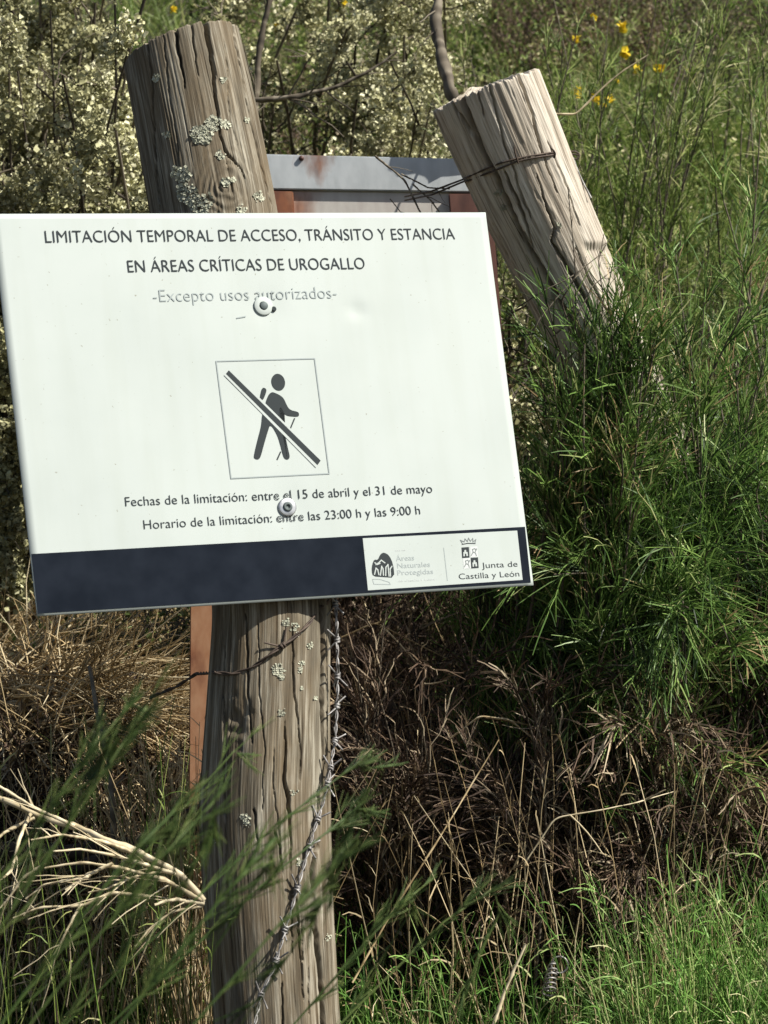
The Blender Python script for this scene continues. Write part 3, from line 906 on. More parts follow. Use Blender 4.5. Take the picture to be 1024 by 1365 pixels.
bw = empty('barbed_wire', tuple(P(345, 1365, 2.2)), 'twisted galvanised barbed wire running down the right edge of the brown timber post', 'wire')
def onL(x, y, l): return surfL(x, y, l)[0]
path = [P(443, 660, 2.40), P(446, 790, 2.375), P(449, 830, 2.37), P(450, 880, 2.365), P(450, 930, 2.36), P(447, 985, 2.35), P(438, 1040, 2.32), onL(424, 1075, .006), onL(413, 1110, .006), onL(400, 1160, .006), onL(385, 1215, .007), onL(377, 1245, .007), onL(366, 1290, .008), onL(352, 1320, .010), P(340, 1365, 2.215), P(322, 1440, 2.20)]
rope(path, 700, .0012, .030, M['wire_mid'], bw, [.19, .25, .31, .36, .42, .47, .50, .56, .61, .68, .75, .80, .86, .93], wr=.0009, barb_len=.012)
b2 = empty('wire_shadow_strand', tuple(onL(331, 893, .0)), 'dark strand with one barb, added as the barbed wire shadow crossing the brown timber post diagonally', 'wire')  # dark strand added in place of the barbed wire's cast shadow on the post
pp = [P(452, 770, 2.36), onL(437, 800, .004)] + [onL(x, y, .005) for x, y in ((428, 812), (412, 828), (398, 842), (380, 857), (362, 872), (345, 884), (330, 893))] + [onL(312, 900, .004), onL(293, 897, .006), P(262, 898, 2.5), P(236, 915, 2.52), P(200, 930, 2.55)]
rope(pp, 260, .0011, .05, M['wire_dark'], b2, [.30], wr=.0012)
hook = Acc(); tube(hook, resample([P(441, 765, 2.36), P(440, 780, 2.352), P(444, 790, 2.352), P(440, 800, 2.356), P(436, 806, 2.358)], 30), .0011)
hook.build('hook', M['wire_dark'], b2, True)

bw3 = empty('wrap_wire', tuple(surfR(650, 235, 0)[0]), 'two dark wire turns wrapped round the pale leaning post near its top', 'wire')
def onR(x, y, l): return surfR(x, y, l)[0]
for dy, fac in ((0, 1), (5, .6)):
    pts = [P(540, 262 + dy, 2.93), P(575, 255 + dy, 2.80), onR(600, 246 + dy, .003), onR(622, 238 + dy, .003), onR(645, 229 + dy, .003), onR(668, 219 + dy * .8, .003), onR(690, 213 + dy * .6, .003), onR(712, 208 + dy * .5, .003), onR(735, 205 + dy * .4, .003), P(752, 204, 2.77), P(766, 201 + dy, 2.77), P(775, 206, 2.77), P(770, 213, 2.77), P(755, 212, 2.77), P(762, 205, 2.77)]
    a = Acc(); tube(a, resample(pts, 130), .0013, 6); a.build('loop', M['wire_dark'], bw3, True)
a = Acc(); tube(a, resample([P(764, 210, 2.77), P(769, 225, 2.77), P(777, 243, 2.77), P(788, 264, 2.77)], 20), .0014); a.build('wire_end', M['wire'], bw3, True)
for fr in ((688, 208, 14), (737, 204, 10)):
    a = Acc(); x, y, l = fr
    tube(a, resample([onR(x - 2, y - l * .7, .004), onR(x, y, .006), onR(x + 3, y + l * .7, .004)], 8), .0012); a.build('barb', M['wire_dark'], bw3, True)

# loose coil in the grass
cw = empty('wire_coil', tuple(P(735, 1330, 2.36)), 'loose springy coil of grey wire poking out of the grass at lower right', 'wire')
t = np.linspace(0, 1, 160)
cx = 731 + 6 * t; ang = t * 2 * math.pi * 6
pts = [P(cx[i] + (9 - 3 * t[i]) * math.cos(ang[i]), 1325 - 38 * t[i] + 4 * math.sin(ang[i]), 2.36 + .008 * math.sin(ang[i])) for i in range(160)]
an2 = np.linspace(2.6, -3.6, 30)
pts += [P(746 + 11 * math.cos(q), 1286 - 11 * math.sin(q), 2.36) for q in an2]
a = Acc(); tube(a, pts, .0011, 6); a.build('coil', M['wire'], cw, True)

# ------------------------------------------------------------------ vegetation: ground cover
def tufts(name, mname, spec, label, cat):
    """spec: (x0,x1,y0,y1,n,len0,len1,width,lean(x,y,z),spread,droop,tint0,tint1)"""
    a = Acc()
    for (x0, x1, y0, y1, n, l0, l1, wd, lean, sp, dr, t0, t1) in spec:
        nc = max(1, n // 9)
        cxs = RNG.uniform(x0, x1, nc); cys = RNG.uniform(y0, y1, nc)
        k = RNG.randint(0, nc, n)
        q = root(cxs, cys)[k] + RNG.normal(0, .012, (n, 3)) * [1, 1, .0]
        q[:, 2] = ground_h(q[:, 0], q[:, 1]) - .01
        clump = RNG.normal(0, .35, (nc, 3))[k]
        D = np.array(lean) + clump * sp + RNG.normal(0, sp, (n, 3))
        D[:, 2] = np.abs(D[:, 2]) * .9 + .1
        L = RNG.uniform(l0, l1, n)
        pts = curves(q, D, L, RNG.uniform(0, dr, n), 5, .02)
        patch = fbm(q[:, 0] * 5, q[:, 1] * 5, 91, 2)
        tint = np.clip(RNG.uniform(t0, t1, n) + (patch - .37) * .7, 0, 1)
        K = pts.shape[1]
        wv = RNG.uniform(.7, 1.3, (n, 1)) * wd * np.array([.8, 1, .85, .55, .12])[None]
        a.strands(pts, wv, tint)
    o = a.build(name, M[mname]); tagit(o, label, cat, kind='stuff')
    return o


tufts('bank_grass', 'grass', [
    (-300, 1400, -160, 260, 30000, .06, .17, .0030, (.05, -.1, 1), .5, .4, .05, .95),
    (560, 1400, 180, 700, 36000, .06, .17, .0028, (.05, -.1, 1), .45, .4, .05, .90),
    (-300, 600, 200, 900, 9000, .06, .16, .0026, (0, -.1, 1), .5, .4, .0, .7),
], 'olive green grass covering the sunlit bank behind the leaning post', 'grass')
tufts('meadow_grass', 'grass_bright', [
    (850, 1400, 1150, 1500, 17000, .10, .26, .0030, (-.1, 0, 1), .32, .5, .3, 1),
    (470, 860, 1200, 1340, 2600, .08, .20, .0028, (0, 0, 1), .3, .4, .1, .9),
    (560, 1000, 780, 1150, 2600, .08, .22, .0028, (.1, -.1, 1), .45, .6, .0, .8),
    (440, 900, 1330, 1560, 7000, .07, .16, .0026, (0, 0, 1), .32, .5, .0, .75),
    (-300, 480, 1320, 1560, 9000, .05, .14, .0024, (.1, 0, 1), .4, .5, .0, .75),
    (60, 300, 880, 960, 900, .08, .18, .004, (.1, -.1, 1), .5, .9, .2, .8),
], 'fresh bright green grass along the foot of the bank', 'grass')
tufts('dry_grass', 'straw', [
    (-300, 270, 930, 1080, 5000, .10, .26, .0026, (.5, -.3, .35), .55, .8, .15, 1),
    (-300, 300, 1080, 1330, 2500, .08, .25, .0022, (0, -.2, .8), .6, .9, .0, .8),
    (470, 1400, 900, 1400, 3200, .12, .34, .0026, (.05, -.1, 1), .30, .35, .0, .9),
    (560, 900, 1050, 1300, 700, .15, .34, .0030, (.08, -.1, 1), .22, .3, .3, 1),
    (640, 900, 0, 130, 1300, .08, .18, .0026, (.3, -.1, 1), .6, .5, .0, .6),
    (330, 600, 120, 330, 2600, .06, .16, .003, (.3, -.1, 1), .8, .5, .0, .6),
], 'dry straw coloured grass matted among the brush', 'dry grass')


def thatch(name, mname, boxes, label, cat, wd, tint=(0, .8)):
    """criss-cross litter of twiggy stems lying above the bank"""
    a = Acc()
    for (x0, x1, y0, y1, n, l0, l1, h, dirv, sp) in boxes:
        q = root(RNG.uniform(x0, x1, n), RNG.uniform(y0, y1, n)); q[:, 2] += RNG.uniform(0, 1, n) ** 1.5 * h
        q[:, 1] -= RNG.uniform(0, .12, n)
        D = np.array(dirv) + RNG.normal(0, sp, (n, 3))
        pts = curves(q, D, RNG.uniform(l0, l1, n), RNG.uniform(-.1, .4, n), 5, .05)
        tn = np.clip(RNG.uniform(*tint, n) ** 1.2 + (fbm(q[:, 0] * 6, q[:, 2] * 6, 17, 2) - .37) * .6, 0, 1)
        a.strands(pts, taper(n, 5, wd * 1.2, wd * .35), tn, 3)
    o = a.build(name, M[mname]); tagit(o, label, cat, kind='stuff')


thatch('dead_undergrowth', 'dead', [
    (440, 1400, 780, 1330, 16000, .02, .09, .20, (.1, -.1, .8), .6),
    (-300, 330, 1060, 1260, 4500, .04, .14, .08, (.1, -.1, .3), .7),
    (-300, 650, 250, 900, 9000, .04, .14, .20, (.0, -.1, .6), .7),
    (650, 1300, -50, 120, 3000, .04, .10, .10, (.0, -.1, .8), .7),
], 'dark reddish brown dead heather and bracken tangled under the broom', 'undergrowth', .0032)



def scatter(name, mname, boxes, label, cat):
    """loose small leaves on short stalks standing over the bank"""
    a = Acc()
    for (x0, x1, y0, y1, n, s0, s1, h, asp, t0, t1) in boxes:
        q = root(RNG.uniform(x0, x1, n), RNG.uniform(y0, y1, n)); q[:, 2] += RNG.uniform(0, 1, n) * h; q[:, 1] -= RNG.uniform(0, .10, n)
        tn = np.clip(RNG.uniform(t0, t1, n) + (fbm(q[:, 0] * 7, q[:, 2] * 7, 23, 2) - .37) * .8, 0, 1)
        a.flakes(q, RNG.uniform(s0, s1, n), tn, None, asp, .25)
    o = a.build(name, M[mname]); tagit(o, label, cat, kind='stuff')


thatch('straw_mat', 'straw', [
    (-300, 285, 880, 1020, 10000, .06, .20, .08, (.6, -.35, .05), .45),
    (-300, 275, 1010, 1080, 1800, .06, .18, .04, (.4, -.3, -.3), .55),
    (30, 200, 1180, 1290, 700, .06, .16, .10, (.1, -.2, -.5), .5),
], 'golden mat of flattened dry grass left of the upright post', 'dry grass', .0030, (.35, 1.1))
def tall_straw(n, xr, Yr, tipy, name, label, m):
    x = RNG.uniform(*xr, n); Y = RNG.uniform(*Yr, n)
    q = np.stack([(x - 512) / F * Y, Y, ground_h((x - 512) / F * Y, Y)], -1)
    tip = P(x + RNG.normal(0, 70, n), RNG.uniform(*tipy, n), Y - RNG.uniform(0, .10, n))
    d = tip - q; K = 7; t = np.linspace(0, 1, K)[None, :, None]
    lean = RNG.normal(0, .05, (n, 1, 3)) * [1, .6, 0]
    pts = q[:, None] + d[:, None] * t + lean * t ** 2 - np.array([0, 0, 1]) * RNG.uniform(0, .05, (n, 1, 1)) * t ** 4 + np.cumsum(RNG.normal(0, .004, (n, K, 3)), 1)
    a = Acc(); a.strands(pts, taper(n, K, .0026, .0010), RNG.uniform(.2, 1, n), 3)
    sh = children(pts, 3, .6, (.03, .09), .4, 4, .45, 1, .04)
    a.strands(sh, taper(len(sh), 4, .0018, .0008), RNG.uniform(.3, 1, len(sh)), 2)
    tagit(a.build(name, M[m]), label, 'dry grass', kind='stuff')


tall_straw(150, (225, 330), (2.5, 2.66), (960, 1040), 'tall_dry_grass', 'short bleached grass stems hiding the foot of the rusty steel post', 'straw')
tall_straw(260, (-260, 300), (2.35, 2.8), (930, 1300), 'tall_green_grass', 'loose green blades growing through the straw at the left', 'grass')
tall_straw(260, (-260, 300), (2.55, 2.85), (960, 1160), 'tall_dry_grass', 'tall bleached grass stems standing in front of the rusty steel post', 'straw')
tall_straw(90, (500, 1000), (2.45, 2.75), (930, 1300), 'tall_dry_grass', 'thin upright straw stems standing in front of the dark brush at lower right', 'straw')
tall_straw(620, (860, 1200), (2.35, 2.62), (1120, 1340), 'tall_green_grass', 'tall bright green grass filling the bottom right corner', 'grass_bright')
tall_straw(160, (460, 1000), (2.42, 2.62), (1190, 1340), 'tall_green_grass', 'thin green grass stems rising out of the foot of the dark brush', 'grass_bright')
scatter('low_leaves', 'grass', [
    (540, 1400, -150, 700, 42000, .006, .016, .16, .35, .15, 1),
    (300, 620, -100, 400, 12000, .007, .016, .15, .5, .2, 1),
    (620, 1400, 650, 1000, 9000, .006, .014, .16, .35, .0, .8),
    (-300, 300, 800, 930, 2500, .008, .020, .10, .5, .1, .9),
    (-300, 460, 1290, 1500, 3000, .006, .014, .10, .5, .1, .9),
], 'small leaves and shoots speckling the sunlit bank', 'ground cover')
scatter('brown_leaves', 'dead', [
    (440, 1400, 780, 1330, 20000, .006, .016, .20, .4, .1, 1),
    (-300, 300, 1000, 1260, 4000, .007, .018, .12, .5, .1, 1),
    (300, 620, -50, 350, 6000, .007, .016, .18, .5, .4, 1),
    (640, 1000, -100, 120, 4000, .006, .014, .14, .4, .4, 1),
], 'curled brown leaves caught in the dead undergrowth', 'dead leaves')

# ------------------------------------------------------------------ shrubs
def broom_bush(base, name, label, stems, dirs, L, droop, mname='broom', nb=9, nt_=9, lb=(.10, .26), lt=(.04, .12), w=(.006, .0022, .0016), tint=(.0, 1.), group=None, bias=None, cat='shrub'):
    o = empty(name, tuple(base), label, cat, group)
    n = stems
    D = np.array(dirs[0]) + RNG.normal(0, dirs[1], (n, 3))
    P0 = np.array(base) + RNG.normal(0, dirs[2], (n, 3)) * [1, 1, .3]
    m_ = curves(P0, D, RNG.uniform(*L, n), RNG.uniform(droop * .4, droop * 1.4, n), 9, .025)
    each('stem', M['twig'], o, m_, taper(n, 9, w[0], w[1]), RNG.uniform(.1, .7, n), 5)
    b_ = children(m_, nb, .38, lb, droop * .4, 6, .12, 1., .02, bias)
    t_ = children(b_, nt_, .42, lt, droop * .3, 4, .05, 1., .015, bias)
    a = Acc()
    a.strands(b_, taper(len(b_), 6, w[1], w[1] * .5), RNG.uniform(tint[0], tint[1], len(b_)), 3)
    a.strands(t_, taper(len(t_), 4, w[2], w[2] * .5), np.clip(RNG.uniform(tint[0], tint[1], len(t_)) + (fbm(t_[:, 0, 0] * 9, t_[:, 0, 2] * 9, 44, 2) - .37) * .6, 0, 1), 2)
    r = a.build('twigs', M[mname], o); r['kind'] = 'stuff'
    return o, m_, b_, t_


g = 'green broom shrubs on the bank'
BB = [  # px, py of root, stems, direction, L, droop, label
    (720, 900, 22, (.25, .05, .9), (.30, .62), .55, 'dark green broom shrub arching beside the right edge of the notice'),
    (860, 960, 20, (.12, .1, .9), (.30, .65), .50, 'dark green broom shrub with drooping stems below the leaning post'),
    (980, 900, 18, (-.1, -.2, .9), (.30, .60), .45, 'olive broom shrub reaching the right margin of the view'),
    (790, 720, 24, (-.2, -.15, .9), (.25, .50), .5, 'broom shrub covering the foot of the leaning post'),
    (640, 830, 10, (.2, -.1, .9), (.25, .45), .5, 'low broom shrub right behind the lower corner of the notice'),
    (930, 640, 12, (.1, -.1, .9), (.2, .42), .4, 'feathery broom shrub right of the leaning post'),
    (720, 760, 18, (-.1, -.4, .9), (.25, .45), .6, 'dark broom shrub pressed against the right edge of the notice'),
    (860, 820, 20, (-.1, -.4, .9), (.25, .50), .6, 'bushy broom shrub hiding the bottom of the leaning post'),
    (1120, 760, 14, (-.3, -.1, .9), (.3, .6), .4, 'broom shrub partly cut off at the right margin'),
]
for (x, y, n, d, L, dr, lab) in BB:
    b = root([x], [y])[0]
    broom_bush(b, 'broom_shrub', lab, n, (d, .38, .05), L, dr, group=g)



def broom_mass(rp_, box, Y, n, label, nb=11, nt2=8, arch=.10, lb=(.07, .20), lt=(.03, .09), tint=(0, 1), wm=1., mn='broom', name='broom_shrub', gr=g, wob=.03):
    """dense broom whose stems rise from one stool and bend over into the crown extent given"""
    base = np.array(rp_, float)
    o = empty(name, tuple(base), label, 'shrub', gr)
    x0, x1, y0, y1 = box
    tgt = P(RNG.uniform(x0, x1, n), RNG.uniform(y0, y1, n), RNG.uniform(*Y, n))
    K = 10; t = np.linspace(0, 1, K)[None, :, None]
    P0 = base + RNG.normal(0, .04, (n, 3)) * [1, 1, .2]
    mid = (P0 + tgt) / 2 + RNG.normal(0, .03, (n, 3)) + np.array([0, 0, 1]) * RNG.uniform(.2, 1.6, (n, 1)) * arch + (P0 - tgt) * [.25, .25, 0]
    m_ = P0[:, None] * (1 - t) ** 2 + 2 * mid[:, None] * t * (1 - t) + tgt[:, None] * t ** 2
    each('stem', M['twig'], o, m_, taper(n, K, .0055, .0018), RNG.uniform(.1, .7, n), 5)
    b_ = children(m_, nb, .36, lb, .2, 6, .25, 1., wob)
    t_ = children(b_, nt2, .45, lt, .12, 4, .05, 1., wob)
    a = Acc()
    a.strands(b_, taper(len(b_), 6, .0026 * wm, .0012), RNG.uniform(*tint, len(b_)), 3)
    a.strands(t_, taper(len(t_), 4, .0021 * wm, .0009), np.clip(RNG.uniform(*tint, len(t_)) + (fbm(t_[:, 0, 0] * 9, t_[:, 0, 2] * 9, 44, 2) - .37) * .9, 0, 1), 2)
    r_ = a.build('twigs', M[mn], o); r_['kind'] = 'stuff'


def grd(px, Y):
    x = (px - 512) / F * Y
    return (x, Y, float(ground_h(x, Y)))


broom_mass(grd(800, 2.80), (715, 900, 440, 680), (2.66, 2.80), 30, 'thick dark green broom shrub swallowing the foot of the leaning post')
broom_mass(grd(930, 2.84), (840, 1060, 400, 700), (2.65, 2.90), 30, 'tall green broom shrub to the right of the leaning post foot')
broom_mass(grd(730, 2.78), (740, 870, 640, 930), (2.66, 2.78), 22, 'drooping green broom shrub beside the lower right corner of the notice', arch=.22)
broom_mass(grd(860, 2.78), (790, 1000, 760, 1080), (2.58, 2.70), 20, 'long stemmed broom shrub trailing down over the brown brush', arch=.30)
broom_mass(grd(1040, 2.8), (900, 1180, 600, 880), (2.58, 2.8), 22, 'green broom shrub cut by the right margin at half height', arch=.16)
broom_mass(grd(660, 2.85), (640, 760, 540, 780), (2.74, 2.88), 16, 'shaded broom shrub hugging the right edge of the notice')
broom_mass(grd(800, 2.80), (725, 880, 385, 520), (2.62, 2.71), 34, 'leafy broom tips crossing the lower end of the leaning post')
for xx, bx, lab in ((700, (600, 820, 40, 300), 'sunlit streaky broom directly behind the leaning post'), (860, (760, 960, 60, 420), 'sunlit streaky broom between the leaning post and the right margin'), (1020, (940, 1160, 0, 380), 'sunlit streaky broom in the upper right corner'), (800, (680, 980, -80, 160), 'sunlit streaky broom around the yellow flowers'), (900, (800, 1060, 260, 520), 'low sunlit broom behind the dark green broom')):
    broom_mass(grd(xx, 3.75), bx, (3.5, 3.95), 22, lab, nb=13, nt2=9, lb=(.06, .18), lt=(.02, .07), mn='grass', tint=(.1, .95), arch=.05)
dead = dict(mn='dead', name='dead_shrub', gr='dead brown shrubs under the broom', wob=.07, wm=1.1, nb=12, nt2=7, lb=(.06, .16), lt=(.02, .07), arch=.12)
broom_mass(grd(540, 2.75), (450, 660, 800, 1130), (2.55, 2.80), 22, 'dead brown shrub just right of the upright post below the notice', **dead)
broom_mass(grd(700, 2.70), (600, 820, 880, 1180), (2.50, 2.72), 22, 'dead reddish brown shrub in the middle of the lower right thicket', **dead)
broom_mass(grd(880, 2.72), (800, 1020, 900, 1200), (2.50, 2.75), 22, 'dead brown shrub below the green broom towards the right margin', **dead)
broom_mass(grd(1000, 3.1), (900, 1250, 150, 420), (2.95, 3.3), 20, 'bright green broom shrub high on the right margin', tint=(.2, 1))

# flowering broom at the top
b = root([830], [240])[0]
fo, m_, b_, t_ = broom_bush(b, 'flowering_broom', 'green broom with a few yellow flowers above the leaning post', 14, ((0, -.1, 1), .35, .12), (.25, .5), .3, mname='grass', group=None)


def flower(px, py, Y, parent, s=.009):
    a = Acc(); c = P(px, py, Y)
    n = 7
    cc = c + RNG.normal(0, s * .35, (n, 3))
    a.flakes(cc, RNG.uniform(s * .8, s * 1.5, n), RNG.uniform(0, 1, n), None, 1.2, .4)
    a.build('flower', M['petal'], parent)


for (x, y, s) in [(828, 35, 1.2), (834, 72, 1.1), (770, 125, 1.1), (795, 130, 1.0), (812, 130, .9), (851, 91, .9), (880, 93, 1.0), (768, 50, .7), (791, 22, .6), (768, 52, .6), (806, 141, .5), (822, 108, .5), (915, 92, .5)]:
    flower(x, y, 4.0 + RNG.uniform(-.15, .15), fo, .010 * s)
b = root([350], [190])[0]
fo2, *_ = broom_bush(b, 'flowering_broom', 'sparse leafy broom with two yellow flowers just right of the upright post top', 10, ((0, -.1, 1), .4, .10), (.2, .4), .3, mname='leaf', group=None)
for (x, y, s) in [(370, 36, 1.1), (456, 8, .8), (452, 14, .6), (230, 12, .8)]:
    flower(x, y, 4.2, fo2, .011 * s)


def lichen_bush(px, py, box, n, name, label, fl=1.0, Y=(3.3, 3.9), leafy=0., sizes=(.005, .012), tint=(.1, 1)):
    """box: photograph extent of the crown"""
    x0, x1, y0, y1 = box
    base = root([px], [py])[0]
    o = empty(name, tuple(base), label, 'shrub', None)
    # main limbs reach from the base into the crown
    tgt = P(RNG.uniform(x0, x1, n), RNG.uniform(y0, y1, n), RNG.uniform(*Y, n))
    K = 8; t = np.linspace(0, 1, K)[None, :, None]
    P0 = base + RNG.normal(0, .03, (n, 3))
    mid = (P0 + tgt) / 2 + RNG.normal(0, .08, (n, 3))
    m_ = (P0[:, None] * (1 - t) ** 2 + 2 * mid[:, None] * t * (1 - t) + tgt[:, None] * t ** 2) + np.cumsum(RNG.normal(0, .006, (n, K, 3)), 1)
    each('limb', M['twig'], o, m_, taper(n, K, .013, .004), RNG.uniform(0, .8, n), 6)
    b_ = children(m_, 9, .8, (.08, .20), .1, 6, .3, 1, .05)
    t_ = children(b_, 5, .9, (.03, .08), .2, 4, .1, 1, .05)
    a = Acc()
    a.strands(b_, taper(len(b_), 6, .0045, .002), RNG.uniform(.1, 1, len(b_)), 4)
    a.strands(t_, taper(len(t_), 4, .0024, .0012), RNG.uniform(.1, 1, len(t_)), 3)
    r = a.build('twigs', M['twig'], o); r['kind'] = 'stuff'
    # lichen tufts hanging on the twigs
    cl = np.concatenate([t_[:, 2], t_[:, 1], b_[:, 3], b_[:, 4]])
    cl = cl[RNG.uniform(size=len(cl)) < .55 * fl]
    cl = cl[fbm(cl[:, 0] * 11, cl[:, 2] * 8, 71, 2) > .27]
    k = 30
    cc = np.repeat(cl, k, 0); rad_ = np.repeat(RNG.uniform(.007, .026, len(cl)), k)[:, None]
    dirs = norm(RNG.normal(size=cc.shape)); cc = cc + dirs * rad_ * RNG.uniform(.5, 1, (len(cc), 1)) * [1, 1, 1.3] - [0, 0, .004]
    tn = np.clip(np.repeat(RNG.uniform(*tint, len(cl)), k) + RNG.normal(0, .15, len(cc)), 0, 1)
    if fl > 0: a = Acc(); a.flakes(cc, RNG.uniform(*sizes, len(cc)), tn, norm(dirs + RNG.normal(0, .6, dirs.shape)), .9, .5)
    if fl > 0: r = a.build('lichen', M['lichen'], o); r['kind'] = 'stuff'
    if leafy:
        n2 = int(len(t_) * leafy); idx = RNG.randint(0, len(t_), n2)
        c = t_[idx, RNG.randint(0, 4, n2)] + RNG.normal(0, .012, (n2, 3))
        a = Acc(); a.flakes(c, RNG.uniform(.006, .013, n2), RNG.uniform(0, 1, n2), None, .6, .3)
        r = a.build('leaves', M['leaf'], o); r['kind'] = 'stuff'
    return o


lichen_bush(90, 760, (-260, 220, -80, 330), 52, 'lichen_shrub', 'shrub crusted with pale yellow green lichen left of the upright post', 2.6, (2.95, 3.6), sizes=(.003, .010), tint=(.1, 1))
lichen_bush(200, 420, (-250, 420, -140, 260), 34, 'lichen_shrub', 'lichen shrub standing farther back behind the top of the upright post', 2.4, (3.6, 4.2), sizes=(.004, .012), tint=(0, .9))
lichen_bush(20, 900, (-280, 60, 300, 860), 16, 'lichen_shrub', 'lichen covered shrub showing past the left edge of the notice', 1.3, (3.0, 3.4), tint=(0, .7))
lichen_bush(520, 420, (455, 610, -80, 190), 16, 'lichen_shrub', 'pale bearded lichen bush between the tops of the two wooden posts', 1.5, (3.5, 3.9), sizes=(.004, .009), tint=(.4, 1))
lichen_bush(400, 460, (300, 560, -80, 260), 14, 'leafy_shrub', 'olive leaved shrub with dry twigs between the two wooden posts', .10, (3.6, 4.3), leafy=4.5)
lichen_bush(690, 640, (670, 760, 380, 520), 5, 'leafy_shrub', 'small olive leaved shrub between the notice and the foot of the leaning post', .25, (2.95, 3.1), leafy=3.)
lichen_bush(190, 1000, (90, 260, 790, 845), 5, 'leafy_shrub', 'green leaved bramble shrub below the lower left corner of the notice', .0, (3.0, 3.2), leafy=5.)

# ------------------------------------------------------------------ single branches
def branch(name, label, paths, m, parts='limb', cat='branch', group=None, tn=(.3, .9), twigs=0, tw=(.03, .08), tr=.0016, mt=None, kn=40, fuzz=.0):
    """paths: list of (list of (px,py,Y), r0, r1)"""
    base = P(*paths[0][0][0])
    o = empty(name, tuple(base), label, cat, group)
    for pts, r0, r1 in paths:
        q = resample([P(*p) for p in pts], kn)
        q = q + np.cumsum(RNG.normal(0, r0 * .12, q.shape), 0) * .5
        a = Acc(); N = 9
        tan = norm(np.gradient(q, axis=0)); ref = np.array([.2, -.9, .35]); A = norm(np.cross(tan, ref)); B = np.cross(tan, A)
        th = np.linspace(0, 2 * math.pi, N, endpoint=False)
        rr = np.linspace(r0, r1, kn)[:, None] * .85 * (1 + .35 * (RNG.uniform(0, 1, (kn, 1)) ** 6)) * (1 + .30 * (vnoise(np.arange(kn)[:, None] * .6, th[None] * 1.5, 7) - .5) * 2)
        V = q[:, None] + rr[..., None] * (np.cos(th)[None, :, None] * A[:, None] + np.sin(th)[None, :, None] * B[:, None])
        i = np.arange(kn * N).reshape(kn, N); j = np.roll(i, -1, 1)
        a.add(V, np.stack([i[:-1], j[:-1], j[1:], i[1:]], -1), np.repeat(np.clip(RNG.uniform(*tn) + RNG.normal(0, .22, kn), 0, 1), N))
        if twigs:
            t_ = children(q[None, ::4], twigs, .6, tw, .1, 5, .1, 1, .04)
            a.strands(t_, taper(len(t_), 5, tr * 2, tr), RNG.uniform(.2, 1, len(t_)), 4)
        a.build(parts, m, o, True)
    return o


branch('bare_branch', 'grey lichened branch hanging down behind the top of the leaning post',
       [([(588, -60, 3.0), (584, 0, 3.0), (583, 45, 2.98), (592, 80, 2.95), (605, 125, 2.92), (640, 210, 2.95)], .0085, .0095)], M['twig'], twigs=4)
branch('dry_stem', 'thin straw coloured stem slanting up right of the leaning post top',
       [([(740, 152, 2.9), (768, 152, 2.9), (800, 120, 2.9), (830, 95, 2.9), (866, 72, 2.9)], .0017, .001)], M['pale_twig'])
branch('bare_branch', 'dark brown branch reaching across behind the upright post top',
       [([(340, 134, 3.3), (400, 130, 3.3), (450, 118, 3.3), (500, 92, 3.3), (530, 70, 3.3)], .0048, .002), ([(338, 190, 3.4), (346, 60, 3.4), (372, -60, 3.4)], .006, .005)], M['twig'], twigs=8, tw=(.05, .12))
branch('dead_branch', 'pale bleached dead branch with many prongs lying left of the upright post',
       [([(180, 1137, 2.16), (130, 1120, 2.15), (80, 1112, 2.14), (40, 1120, 2.12)], .0022, .001), ([(225, 1160, 2.15), (180, 1168, 2.14), (140, 1186, 2.13), (118, 1190, 2.12)], .0018, .0008), ([(100, 1101, 2.2), (50, 1080, 2.2), (0, 1050, 2.2), (-60, 1010, 2.2)], .0022, .0014), ([(270, 1208, 2.15), (230, 1215, 2.14), (200, 1238, 2.13), (180, 1262, 2.12)], .0017, .0008), ([(60, 1150, 2.1), (30, 1170, 2.1), (10, 1200, 2.1), (-10, 1220, 2.1)], .0018, .0009),
        ([(272, 1200, 2.15), (240, 1165, 2.15), (190, 1140, 2.16), (140, 1120, 2.18), (105, 1102, 2.20), (60, 1092, 2.22), (0, 1065, 2.24), (-80, 1040, 2.26)], .0042, .003),
        ([(272, 1204, 2.15), (235, 1198, 2.14), (205, 1205, 2.13)], .0028, .0016),
        ([(272, 1202, 2.15), (215, 1172, 2.13), (160, 1158, 2.13), (110, 1150, 2.14), (60, 1158, 2.14)], .0027, .0012),
        ([(235, 1165, 2.14), (190, 1152, 2.12), (150, 1140, 2.12), (105, 1132, 2.12), (70, 1135, 2.10)], .0024, .001),
        ([(150, 1150, 2.13), (110, 1170, 2.13), (60, 1178, 2.12), (35, 1198, 2.12)], .002, .001),
        ([(130, 1160, 2.13), (88, 1187, 2.12)], .002, .0016),
        ([(200, 1195, 2.12), (150, 1190, 2.12), (110, 1208, 2.12), (50, 1210, 2.12), (16, 1224, 2.12)], .0024, .001),
        ([(108, 1205, 2.12), (90, 1240, 2.11), (72, 1275, 2.10)], .0018, .0008),
        ([(40, 1085, 2.22), (25, 1120, 2.18), (15, 1160, 2.16), (-20, 1190, 2.10)], .0022, .0012),
        ([(45, 1090, 2.22), (5, 1110, 2.20), (-40, 1150, 2.18)], .0022, .0012)], M['pale_twig'], parts='prong', twigs=4, tw=(.02, .09), tr=.0008)
branch('dead_log', 'dark rotten log in the hollow behind the bleached branch',
       [([(-90, 1120, 2.64), (0, 1130, 2.63), (90, 1135, 2.62), (180, 1120, 2.61), (300, 1080, 2.60)], .013, .010), ([(100, 1160, 2.6), (180, 1130, 2.6), (300, 1060, 2.62)], .008, .006)], speck('rot', (.018, .012, .010), (.05, .034, .026), 40, .9), parts='log')
